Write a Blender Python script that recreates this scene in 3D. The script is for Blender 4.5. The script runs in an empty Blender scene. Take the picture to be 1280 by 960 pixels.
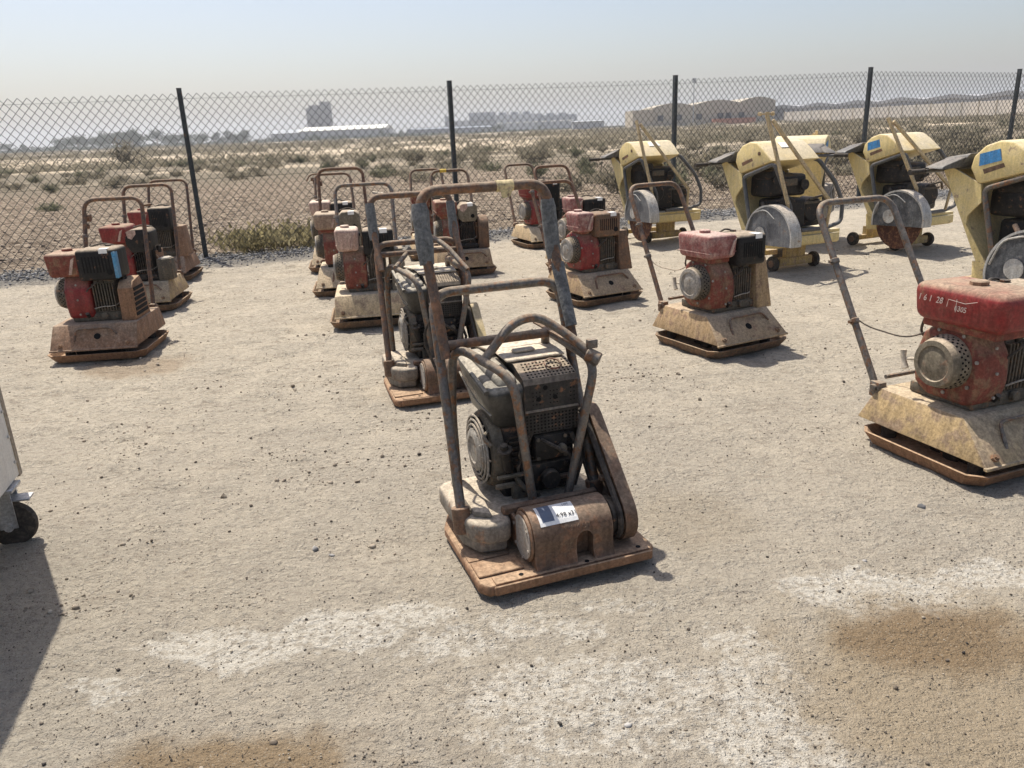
import bpy, bmesh, math, random
import numpy as np
from mathutils import Vector, Matrix
random.seed(7); RNG = np.random.default_rng(11)
R = math.radians
SC = bpy.context.scene
COL = SC.collection

# ------------------------------------------------------------------ camera, sky, sun, exposure
F_PX, CAM_H, PITCH, ROLL = 970.0, 1.4, math.atan(318/970.0), 0.0425
cam = bpy.data.cameras.new('camera'); camo = bpy.data.objects.new('camera', cam); COL.objects.link(camo)
cam.sensor_width = 36.0; cam.lens = 36.0*F_PX/1280.0; cam.clip_start = .05; cam.clip_end = 12000
camo.matrix_world = (Matrix.Translation((0, 0, CAM_H)) @ Matrix.Rotation(math.pi/2-PITCH, 4, 'X')
                     @ Matrix.Rotation(-ROLL, 4, 'Z'))
SC.camera = camo
SUN_EL, SUN_DIR = R(64), Vector((-.58, .81, 0)).normalized()      # towards the sun
sun = bpy.data.lights.new('sun', 'SUN'); suno = bpy.data.objects.new('sun', sun); COL.objects.link(suno)
sun.energy = 4.4; sun.angle = R(.55); sun.color = (1.0, .95, .86)
sv = Vector((SUN_DIR.x*math.cos(SUN_EL), SUN_DIR.y*math.cos(SUN_EL), math.sin(SUN_EL)))
suno.rotation_euler = (-sv).to_track_quat('-Z', 'Y').to_euler()
W = bpy.data.worlds.new('World'); SC.world = W; W.use_nodes = True
wn = W.node_tree; bg = wn.nodes['Background']
sky = wn.nodes.new('ShaderNodeTexSky'); sky.sky_type = 'NISHITA'; sky.sun_disc = False
sky.sun_elevation = SUN_EL; sky.sun_rotation = math.atan2(SUN_DIR.x, SUN_DIR.y)
sky.air_density = 1.0; sky.dust_density = 2.8; sky.ozone_density = 1.0; sky.altitude = 0
tint = wn.nodes.new('ShaderNodeMix'); tint.data_type = 'RGBA'; tint.blend_type = 'MULTIPLY'; tint.inputs[0].default_value = 1.0
tint.inputs[7].default_value = (1.01, .99, 1.0, 1)            # slightly bluer than the dusty model sky
wn.links.new(sky.outputs[0], tint.inputs[6]); wn.links.new(tint.outputs[2], bg.inputs[0]); bg.inputs[1].default_value = .105
SC.view_settings.view_transform = 'Standard'; SC.view_settings.look = 'None'
SC.view_settings.exposure = 0.52; SC.view_settings.gamma = 1.0

# ------------------------------------------------------------------ node helper + materials
def N(nt, typ, out=0, props=None, **ins):
    n = nt.nodes.new('ShaderNode'+typ)
    for k, v in (props or {}).items(): setattr(n, k, v)
    for k, v in ins.items():
        s = n.inputs[int(k[1:])] if k[0] == 'i' and k[1:].isdigit() else n.inputs[k.replace('_', ' ')]
        if isinstance(v, bpy.types.NodeSocket): nt.links.new(v, s)
        else:
            if isinstance(v, tuple) and len(v) == 3 and s.type == 'RGBA': v = (*v, 1)
            s.default_value = v
    return n.outputs[out]
def mixc(nt, f, a, b): return N(nt, 'Mix', 2, dict(data_type='RGBA'), i0=f, i6=a, i7=b)
def mth(nt, op, a, b=0.0, c=0.0): return N(nt, 'Math', 0, dict(operation=op), i0=a, i1=b, i2=c)
def rng(nt, v, a, b, c=0.0, d=1.0): return N(nt, 'MapRange', 0, dict(interpolation_type='SMOOTHSTEP'), i0=v, i1=a, i2=b, i3=c, i4=d)
def noise(nt, vec, scale, det=4.0, rough=.55): return N(nt, 'TexNoise', 0, None, Vector=vec, Scale=scale, Detail=det, Roughness=rough)
def newmat(name):
    m = bpy.data.materials.new(name); m.use_nodes = True
    return m, m.node_tree, m.node_tree.nodes['Principled BSDF']
DUST = (.42, .34, .25)
RUST = (.15, .065, .03)
def mat(name, col, rough=.6, metal=0.0, dust=.4, film=.25, rust=0.0, var=.25, scale=9.0, bump=.25, dcol=DUST, rcol=RUST, spec=.28, grime=1.0, edge=.45, ecol=(.20, .13, .085)):
    m, nt, p = newmat(name)
    tc = N(nt, 'TexCoord', 3); loc = N(nt, 'ObjectInfo', 0)
    v = N(nt, 'VectorMath', 0, dict(operation='MULTIPLY_ADD'), i0=loc, i1=(3.1, 2.3, 1.7), i2=tc)
    n1 = noise(nt, v, scale, 5); n2 = noise(nt, v, scale*2.3, 8, .65); n3 = noise(nt, v, scale*.7, 6, .6)
    c = mixc(nt, n1, tuple(x*(1-var) for x in col), tuple(min(1, x*(1+var)) for x in col))
    if rust > 0:
        rm = rng(nt, n2, .62-rust*.42, .70-rust*.36)
        c = mixc(nt, rm, c, mixc(nt, n1, tuple(x*.6 for x in rcol), tuple(x*1.6 for x in rcol)))
    if edge > 0:
        bv = nt.nodes.new('ShaderNodeBevel'); bv.samples = 3; bv.inputs[0].default_value = .007
        dt = N(nt, 'VectorMath', 1, dict(operation='DOT_PRODUCT'), i0=bv.outputs[0], i1=N(nt, 'NewGeometry', 1))
        em = mth(nt, 'MULTIPLY', rng(nt, dt, .97, .80), rng(nt, n2, .42, .60, .1, 1))
        c = mixc(nt, mth(nt, 'MULTIPLY', em, edge), c, ecol)
    nz = N(nt, 'SeparateXYZ', 2, None, i0=N(nt, 'NewGeometry', 1))
    up = rng(nt, nz, .15, .95)
    d = mth(nt, 'MULTIPLY', up, rng(nt, n3, .2, .62, dust*.55, min(1, dust*1.35)))
    d = mth(nt, 'MAXIMUM', d, rng(nt, n2, .38, .72, film*.35, film*1.2))
    d = mth(nt, 'MINIMUM', d, .95)
    c = mixc(nt, d, c, mixc(nt, n2, tuple(x*.8 for x in dcol), tuple(x*1.15 for x in dcol)))
    # fine grit, runs of grime down the sides, small bare chips
    gr_ = noise(nt, v, 85, 3, .7); run = noise(nt, N(nt, 'VectorMath', 0, dict(operation='MULTIPLY'), i0=v, i1=(38, 38, 3.2)), 1.0, 4, .6)
    k_ = mth(nt, 'MULTIPLY', rng(nt, gr_, .3, .7, .78, 1.28), rng(nt, run, .32, .62, .80, 1.12))
    cv = N(nt, 'VectorMath', 0, dict(operation='SCALE'), i0=c, i3=k_)
    c = mixc(nt, grime, c, cv)
    if edge > 0: c = mixc(nt, mth(nt, 'MULTIPLY', rng(nt, gr_, .66, .72), rng(nt, n1, .5, .62, 0, edge)), c, tuple(min(1, q_*1.5) for q_ in ecol))
    nt.links.new(c, p.inputs['Base Color'])
    rg = mth(nt, 'ADD', rng(nt, d, 0, .7, rough, .95), mth(nt, 'MULTIPLY', mth(nt, 'SUBTRACT', run, .5), .35))
    nt.links.new(rg, p.inputs['Roughness'])
    p.inputs['Metallic'].default_value = metal
    p.inputs['Specular IOR Level'].default_value = spec
    if bump:
        b = N(nt, 'Bump', 0, None, Strength=bump, Distance=.004, Height=mth(nt, 'ADD', noise(nt, v, 55, 4), n2))
        nt.links.new(b, p.inputs['Normal'])
    return m
def flat(name, col, rough=.8, var=.15, scale=.05):
    m, nt, p = newmat(name)
    tc = N(nt, 'TexCoord', 3)
    n1 = noise(nt, tc, scale, 5)
    nt.links.new(mixc(nt, n1, tuple(x*(1-var) for x in col), tuple(min(1, x*(1+var)) for x in col)), p.inputs['Base Color'])
    p.inputs['Roughness'].default_value = rough
    return m
M = {}
M['rusty_plate'] = mat('rusty_plate', (.21, .11, .062), .8, 0, .8, .35, .35, .35, 8, .5, (.36, .25, .16))
M['dusty_plate'] = mat('dusty_plate', (.12, .078, .05), .85, 0, .6, .32, .3, .3, 7, .5, (.33, .25, .17))
M['rusty_tube'] = mat('rusty_tube', (.105, .07, .053), .6, .2, .5, .14, .35, .35, 14, .35)
M['grey_tube'] = mat('grey_tube', (.12, .11, .10), .45, .45, .5, .14, .28, .3, 14, .3)
M['dark_rust_tube'] = mat('dark_rust_tube', (.10, .05, .033), .75, 0, .35, .15, .35, .3, 16, .4)
M['foam'] = mat('worn_foam', (.10, .105, .105), .95, 0, .5, .35, 0, .5, 30, 1.0, (.30, .29, .27))
M['cast'] = mat('grey_casting', (.15, .135, .115), .75, .1, .85, .32, .18, .25, 7, .5, (.45, .38, .29))
M['black'] = mat('black_enamel', (.010, .010, .011), .5, 0, .6, .03, .05, .4, 9, .2, spec=.2)
M['olive_black'] = mat('dusty_black_shroud', (.022, .022, .021), .34, 0, .85, .07, 0, .3, 8, .15, (.40, .36, .29), spec=.5)
M['soot'] = mat('oily_black', (.010, .010, .011), .5, .2, .22, .05, .08, .4, 14, .5)
M['guard'] = mat('perforated_steel', (.024, .023, .023), .5, .2, .7, .05, .10, .3, 12, .3)
M['hole'] = mat('hole_shade', (.006, .006, .006), .9, 0, 0, 0, 0, .2, grime=0, edge=0)  # near-black painted in for the shade inside holes, vents and cavities
M['panel'] = mat('dusty_panel', (.45, .39, .31), .8, 0, .8, .6, .12, .2, 6, .25, (.56, .48, .37))
M['brown_cast'] = mat('brown_casting', (.12, .072, .045), .65, .15, .5, .2, .32, .45, 7, .6, (.33, .25, .18), edge=.85, ecol=(.28, .20, .14))
M['engine_grey'] = mat('engine_alloy', (.085, .075, .06), .7, .3, .6, .25, .15, .35, 12, .5, (.30, .25, .18))
M['disc'] = mat('grey_disc', (.27, .26, .24), .7, .2, .5, .35, .05, .2, 12, .3)
M['red'] = mat('red_paint', (.19, .010, .012), .42, 0, .8, .18, .08, .35, 6, .12, (.30, .22, .155))
M['red_dusty'] = mat('dust_caked_red', (.20, .032, .032), .7, 0, 1.0, .6, .05, .3, 11, .3, (.46, .345, .29))
M['red_brown'] = mat('rust_brown_red', (.16, .032, .02), .7, 0, .8, .18, .3, .3, 9, .3, (.38, .29, .21))
M['pale_tank'] = mat('pale_dusty_tank', (.36, .22, .18), .8, 0, .95, .5, .02, .2, 7, .2, (.58, .47, .37))
M['tan_tank'] = mat('tan_tank', (.22, .14, .10), .8, 0, .9, .5, .1, .25, 8, .3)
M['hood'] = mat('dusty_ochre_hood', (.33, .22, .11), .75, 0, .95, .45, .22, .2, 6, .3, (.38, .295, .205))
M['hood_cream'] = mat('dusty_cream_hood', (.43, .31, .17), .75, 0, .9, .4, .15, .18, 6, .3, (.50, .41, .29))
M['hood_rust'] = mat('rusty_hood', (.22, .13, .082), .75, 0, .6, .35, .48, .35, 10, .45, (.36, .28, .20))
M['hood_chip'] = mat('chipped_yellow_hood', (.36, .25, .115), .7, 0, 1.0, .5, .30, .3, 5.5, .5, (.40, .32, .22), (.15, .08, .04), edge=.9)
M['olive'] = mat('olive_cover', (.11, .095, .065), .7, 0, .8, .3, .05, .25, 9, .3)
M['yellow'] = mat('yellow_paint', (.66, .515, .215), .45, 0, .8, .30, .06, .12, 7, .1, (.62, .53, .38), grime=.5)
M['yellow_dusty'] = mat('dusty_yellow', (.56, .42, .17), .6, 0, .7, .35, .1, .15, 6, .2, (.50, .41, .28), grime=.6)
M['axle'] = mat('dull_yellow', (.38, .26, .08), .7, 0, .6, .5, .2, .3, 9, .3)  # duller, browner yellow than the saw bodies
M['cream_bar'] = mat('cream_bar', (.50, .38, .20), .7, 0, .6, .4, .1, .2, 12, .25)
M['saw_grey'] = mat('saw_grey', (.10, .105, .115), .5, 0, .8, .22, .03, .3, 7, .2, (.42, .40, .36))
M['saw_mottled'] = mat('mottled_guard', (.035, .038, .045), .5, 0, .6, .42, .05, .4, 8, .3, (.28, .28, .27))
M['white_rim'] = mat('pale_rim', (.40, .40, .38), .5, .1, .5, .3, .02, .2, 9, .2)
M['console'] = mat('console_grey', (.075, .08, .085), .4, 0, .25, .1, 0, .2, 6, .1)
M['rubber'] = mat('rubber', (.02, .019, .018), .85, 0, .35, .3, 0, .3, 20, .4, (.22, .18, .14))
M['blade'] = mat('rust_blade', (.07, .028, .02), .8, .2, .2, .08, .3, .3, 10, .3)
M['blue'] = mat('blue_sticker', (.03, .22, .48), .45, 0, .15, .15, 0, .25, 25, .05)
M['sky_blue'] = mat('bright_blue_strip', (.035, .22, .40), .5, 0, .1, .25, 0, .15, 10, .05)
M['white'] = mat('white_sticker', (.80, .79, .76), .6, 0, .1, .08, 0, .06, 10, .05, grime=.25, edge=0)
M['ink'] = mat('blue_grey_print', (.10, .13, .19), .6, 0, 0, .1, 0, .2, 40, 0, grime=0, edge=0)
M['pen'] = mat('black_marker', (.02, .02, .022), .6, 0, 0, .05, 0, .2, 40, 0, grime=0, edge=0)
M['chalk'] = mat('chalk', (.55, .46, .40), .9, 0, 0, .2, 0, .2, 60, 0, (.45, .3, .22), grime=0, edge=0)
M['tape'] = mat('yellow_tape', (.55, .45, .22), .6, 0, .4, .35, .1, .25, 25, .3)
M['tape_y'] = mat('bright_yellow_tape', (.62, .42, .04), .6, 0, .2, .15, 0, .2, 25, .2)
M['cable'] = mat('pale_cable', (.42, .35, .27), .8, 0, .3, .3, 0, .2, 20, 0)
M['steel'] = mat('galvanised_steel', (.45, .46, .47), .4, .6, .2, .15, 0, .15, 15, .1)
M['copper_pipe'] = mat('tan_hose', (.42, .27, .17), .6, 0, .4, .3, 0, .2, 15, .1)
M['post'] = mat('dark_post_paint', (.035, .047, .055), .45, .1, .15, .08, .02, .2, 8, .1)
M['wire'] = mat('fence_wire', (.028, .033, .037), .6, 0, .05, .04, 0, .2, 8, 0, grime=0, edge=0)
M['cart'] = mat('pale_grey_cabinet', (.74, .72, .67), .5, 0, .3, .2, .02, .12, 5, .1, grime=.35)
M['cart_edge'] = mat('brownish_edge', (.30, .25, .19), .6, 0, .3, .3, .1, .2, 9, .1)

# ------------------------------------------------------------------ mesh builder
class MB:
    def __init__(s): s.v = []; s.f = []; s.m = []
    def add(s, vs, fs, mi=0, M4=None):
        o = len(s.v)
        s.v += [tuple(M4 @ Vector(p)) if M4 else tuple(p) for p in vs]
        s.f += [tuple(i+o for i in f) for f in fs]; s.m += [mi]*len(fs)
        return s
    def solid(s, vs, fs, bev=0, seg=2, mi=0, M4=None):
        if bev <= 0: return s.add(vs, fs, mi, M4)
        bm = bmesh.new(); bv = [bm.verts.new(p) for p in vs]
        for f in fs: bm.faces.new([bv[i] for i in f])
        bm.normal_update()
        ed = [e for e in bm.edges if len(e.link_faces) == 2 and e.calc_face_angle(0) > .3]
        bmesh.ops.bevel(bm, geom=ed, offset=bev, segments=seg, profile=.5, affect='EDGES', clamp_overlap=True)
        bm.verts.index_update()
        s.add([v.co[:] for v in bm.verts], [[v.index for v in f.verts] for f in bm.faces], mi, M4)
        bm.free(); return s
    def hexa(s, b, t, bev=0, seg=2, mi=0, M4=None):
        return s.solid(list(b)+list(t), [(3, 2, 1, 0), (4, 5, 6, 7), (0, 1, 5, 4), (1, 2, 6, 5), (2, 3, 7, 6), (3, 0, 4, 7)], bev, seg, mi, M4)
    def box(s, x0, x1, y0, y1, z0, z1, bev=0, seg=2, mi=0, M4=None):
        return s.hexa([(x0, y0, z0), (x1, y0, z0), (x1, y1, z0), (x0, y1, z0)],
                      [(x0, y0, z1), (x1, y0, z1), (x1, y1, z1), (x0, y1, z1)], bev, seg, mi, M4)
    def prism(s, poly, axis, a, b, bev=0, seg=2, mi=0, M4=None):
        n = len(poly)
        def P(p, h): return {'x': (h, p[0], p[1]), 'y': (p[0], h, p[1]), 'z': (p[0], p[1], h)}[axis]
        vs = [P(p, a) for p in poly]+[P(p, b) for p in poly]
        ar = sum(poly[i][0]*poly[(i+1) % n][1]-poly[(i+1) % n][0]*poly[i][1] for i in range(n))
        fl = (ar < 0) != (axis == 'y'); fl = fl != (b < a)
        fs = [tuple(range(n))[::-1], tuple(range(n, 2*n))]+[(i, (i+1) % n, (i+1) % n+n, i+n) for i in range(n)]
        if fl: fs = [f[::-1] for f in fs]
        return s.solid(vs, fs, bev, seg, mi, M4)
    def tube(s, path, r, n=10, mi=0, closed=False):
        P = [Vector(p) for p in path]; k = len(P)
        rr = r if isinstance(r, (list, tuple)) else [r]*k
        T = []
        for i in range(k):
            if closed: t = P[(i+1) % k]-P[i-1]
            else: t = P[min(i+1, k-1)]-P[max(i-1, 0)]
            T.append(t.normalized())
        u = T[0].orthogonal().normalized(); vs = []
        for i in range(k):
            u = (u-T[i]*u.dot(T[i])).normalized(); w = T[i].cross(u)
            vs += [tuple(P[i]+(u*math.cos(2*math.pi*j/n)+w*math.sin(2*math.pi*j/n))*rr[i]) for j in range(n)]
        fs = []
        for i in range(k if closed else k-1):
            a = i*n; b = ((i+1) % k)*n
            fs += [(a+j, a+(j+1) % n, b+(j+1) % n, b+j) for j in range(n)]
        if not closed: fs += [tuple(range(n))[::-1], tuple(range((k-1)*n, k*n))]
        return s.add(vs, fs, mi)
    def lathe(s, prof, c, ax, n=24, mi=0):      # prof [(radius, height along ax)]
        ax = Vector(ax).normalized(); u = ax.orthogonal().normalized(); w = ax.cross(u); c = Vector(c)
        vs = []; fs = []; k = len(prof)
        for r, h in prof:
            vs += [tuple(c+ax*h+(u*math.cos(2*math.pi*j/n)+w*math.sin(2*math.pi*j/n))*max(r, 1e-4)) for j in range(n)]
        for i in range(k-1):
            fs += [(i*n+j, i*n+(j+1) % n, (i+1)*n+(j+1) % n, (i+1)*n+j) for j in range(n)]
        fs += [tuple(range(n))[::-1], tuple(range((k-1)*n, k*n))]
        return s.add(vs, fs, mi)
    def cyl(s, c, ax, r, h, n=20, bev=.0, mi=0):
        p = [(r, 0), (r, h)] if bev <= 0 else [(r-bev, 0), (r, bev), (r, h-bev), (r-bev, h)]
        return s.lathe(p, c, ax, n, mi)
    def ring(s, c, ax, R_, r, n=28, k=6, mi=0):
        ax = Vector(ax).normalized(); u = ax.orthogonal().normalized(); w = ax.cross(u); c = Vector(c)
        return s.tube([c+(u*math.cos(2*math.pi*i/n)+w*math.sin(2*math.pi*i/n))*R_ for i in range(n)], r, k, mi, True)
    def bolt(s, c, ax, r=.009, h=.008, mi=0): return s.cyl(c, ax, r, h, 6, 0, mi)
    def perf(s, P, U, V, nu, nv, hr=.3, mi=0, th=.002):
        P, U, V = Vector(P), Vector(U), Vector(V)
        for j in range(nv):
            for i in range(nu):
                o = P+U*(i/nu)+V*(j/nv); du = U/nu; dv = V/nv
                sh = .0
                outer = [(0, 0), (.5, 0), (1, 0), (1, .5), (1, 1), (.5, 1), (0, 1), (0, .5)]
                inn = [(.5+hr*math.cos(a), .5+hr*math.sin(a)) for a in [R(225+45*q) for q in range(8)]]
                vs = [o+du*a+dv*b for a, b in outer]+[o+du*a+dv*b for a, b in inn]
                s.add(vs, [(q, (q+1) % 8, (q+1) % 8+8, q+8) for q in range(8)], mi)
        return s
    def build(s, name, mats, parent=None, sharp=38):
        me = bpy.data.meshes.new(name); me.from_pydata(s.v, [], s.f)
        if not isinstance(mats, (list, tuple)): mats = [mats]
        for q in mats: me.materials.append(q)
        if len(mats) > 1: me.polygons.foreach_set('material_index', s.m)
        me.polygons.foreach_set('use_smooth', [True]*len(s.f))
        me.validate(); me.set_sharp_from_angle(angle=R(sharp)); me.update()
        o = bpy.data.objects.new(name, me); COL.objects.link(o)
        if parent: o.parent = parent
        return o
def loose(b, name, mats, parent, limit=40, sharp=38):
    par = list(range(len(b.v)))
    def find(i):
        while par[i] != i: par[i] = par[par[i]]; i = par[i]
        return i
    for f in b.f:
        for i in f[1:]: par[find(i)] = find(f[0])
    comp = {}
    for f, m_ in zip(b.f, b.m): comp.setdefault(find(f[0]), []).append((f, m_))
    if len(comp) > limit:
        o = b.build(name, mats, parent, sharp); o['kind'] = 'stuff'; return [o]
    out = []
    for fs in comp.values():
        q_ = MB(); mp = {}
        for f, m_ in fs:
            for i in f:
                if i not in mp: mp[i] = len(q_.v); q_.v.append(b.v[i])
            q_.f.append(tuple(mp[i] for i in f)); q_.m.append(m_)
        out.append(q_.build(name, mats, parent, sharp))
    return out
def fil(pts, rad, k=5):
    P = [Vector(p) for p in pts]; out = [P[0]]
    for i in range(1, len(P)-1):
        a = (P[i-1]-P[i]); b = (P[i+1]-P[i]); r = min(rad, a.length*.48, b.length*.48)
        a.normalize(); b.normalize(); p0 = P[i]+a*r; p1 = P[i]+b*r
        for q in range(k+1):
            t = q/k; out.append(p0*(1-t)**2+P[i]*2*t*(1-t)+p1*t*t)
    out.append(P[-1]); return out
def thing(name, label, cat, loc=(0, 0, 0), rz=0.0, group=None):
    o = bpy.data.objects.new(name, None); COL.objects.link(o); o.empty_display_size = .1
    o.location = loc; o.rotation_euler = (0, 0, rz); o['label'] = label; o['category'] = cat
    if group: o['group'] = group
    return o
def tag(o, label, cat, group=None):
    o['label'] = label; o['category'] = cat
    if group: o['group'] = group
    return o
def text(name, body, size, M4, m, parent, extrude=.0006, shear=0.0, sx=1.0):
    cu = bpy.data.curves.new(name, 'FONT'); cu.body = body; cu.size = size; cu.extrude = extrude; cu.shear = shear
    cu.align_x = 'CENTER'; cu.align_y = 'CENTER'; cu.resolution_u = 2
    t = bpy.data.objects.new(name, cu); COL.objects.link(t)
    dg = bpy.context.evaluated_depsgraph_get(); me = bpy.data.meshes.new_from_object(t.evaluated_get(dg))
    bpy.data.objects.remove(t)
    me.transform(M4 @ Matrix.Diagonal((sx, 1, 1, 1))); me.materials.clear(); me.materials.append(m)
    o = bpy.data.objects.new(name, me); COL.objects.link(o); o.parent = parent
    return o
def frame4(o, x, y):          # matrix with given origin and x/y directions
    x = Vector(x).normalized(); z = x.cross(Vector(y)).normalized(); y = z.cross(x)
    m = Matrix((x, y, z)).transposed().to_4x4(); m.translation = Vector(o); return m

# ------------------------------------------------------------------ ground
FS, F0 = .371, 11.415                     # fence line y = F0 + FS x
FN = math.sqrt(1+FS*FS)
def vnoise(x, y, seed):
    def h(i, j):
        n = (i*374761393+j*668265263+seed*1442695041) & 0xffffffff
        n = ((n ^ (n >> 13))*1274126177) & 0xffffffff
        return ((n ^ (n >> 16)) & 0xffff)/65535.0
    i = np.floor(x).astype(np.int64); j = np.floor(y).astype(np.int64); fx = x-i; fy = y-j
    fx = fx*fx*(3-2*fx); fy = fy*fy*(3-2*fy)
    return (h(i, j)*(1-fx)+h(i+1, j)*fx)*(1-fy)+(h(i, j+1)*(1-fx)+h(i+1, j+1)*fx)*fy
def fbm(x, y, seed, o=4):
    a = 0; w = .5
    for k in range(o): a = a+w*(vnoise(x*2**k, y*2**k, seed+k)-.5); w *= .5
    return a
TRK = [(-.15, -.42, .10, .010), (-.95, -.46, .10, .010), (1.7, -.20, .09, .008), (2.5, -.22, .09, .008)]
def height(x, y):
    s = (y-FS*x-F0)/FN
    yard = np.clip((.2-s)/.6, 0, 1)
    near = fbm(x*1.1, y*1.1, 3, 3)*.035+fbm(x*6, y*8, 9, 4)*.030
    left = np.clip((-x-.2)/1.2, 0, 1)*np.clip((y-2.2)/1.2, 0, 1)
    near = near+left*(np.abs(fbm(x*4.0, y*7, 21, 4))*.085-.015)
    fld = fbm(x*.25, y*.25, 31, 3)*.12+fbm(x*2.2, y*2.6, 41, 3)*.10+np.sin(s*2.1+fbm(x*.4, y*.4, 5, 2)*4)*.035
    for (ax_, bx_, w_, dp) in TRK:
        d_ = np.abs(x-ax_-bx_*y-fbm(y*.5, y*0+ax_, 13, 2)*.35)
        near = near-dp*np.clip(1-d_/w_, 0, 1)**.5+dp*.6*np.clip(1-np.abs(d_-w_*1.2)/(w_*.45), 0, 1)
    far = np.clip((s-18)/60, 0, 1)
    fld = fld*(1-far)+far*fbm(x*.03, y*.03, 51, 3)*.9
    return near*yard+fld*(1-yard)*np.clip((s+.2)/1.2, 0, 1)
def grade(a, b, st, g, lim):
    out = [b]; d = st
    while out[-1] < lim: d *= g(out[-1]); out.append(out[-1]+d)
    return out[1:]
xs = list(np.arange(-4, 4.001, .032)); xr = grade(0, 4, .032, lambda v: 1.022 if v < 40 else 1.12, 2900)
xs = [-v for v in reversed(xr)]+xs+xr
yb = grade(0, -.8, .04, lambda v: 1.15, 0)   # behind the camera
ys = list(np.arange(.8, 9.001, .03)); yr = grade(0, 9, .03, lambda v: 1.0105 if v < 30 else (1.03 if v < 150 else 1.12), 2900)
yb = [-v for v in grade(0, -.8, .04, lambda v: 1.18, 2900)]
ys = sorted(yb)+ys+yr
X, Y = np.meshgrid(np.array(xs), np.array(ys)); Z = height(X, Y)
ny, nx = X.shape
me = bpy.data.meshes.new('ground'); co = np.stack([X, Y, Z], -1).reshape(-1, 3)
idx = np.arange(ny*nx).reshape(ny, nx)
q = np.stack([idx[:-1, :-1], idx[:-1, 1:], idx[1:, 1:], idx[1:, :-1]], -1).reshape(-1, 4)
def npmesh(me, co, faces):
    k = faces.shape[1]; me.vertices.add(len(co)); me.vertices.foreach_set('co', co.astype(np.float32).ravel())
    me.loops.add(faces.size); me.loops.foreach_set('vertex_index', faces.astype(np.int32).ravel())
    me.polygons.add(len(faces)); me.polygons.foreach_set('loop_start', np.arange(0, faces.size, k, dtype=np.int32))
    me.update(calc_edges=True)
npmesh(me, co, q); me.polygons.foreach_set('use_smooth', np.ones(len(q), dtype=bool))
ground = bpy.data.objects.new('ground', me); COL.objects.link(ground); ground['kind'] = 'structure'
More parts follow.
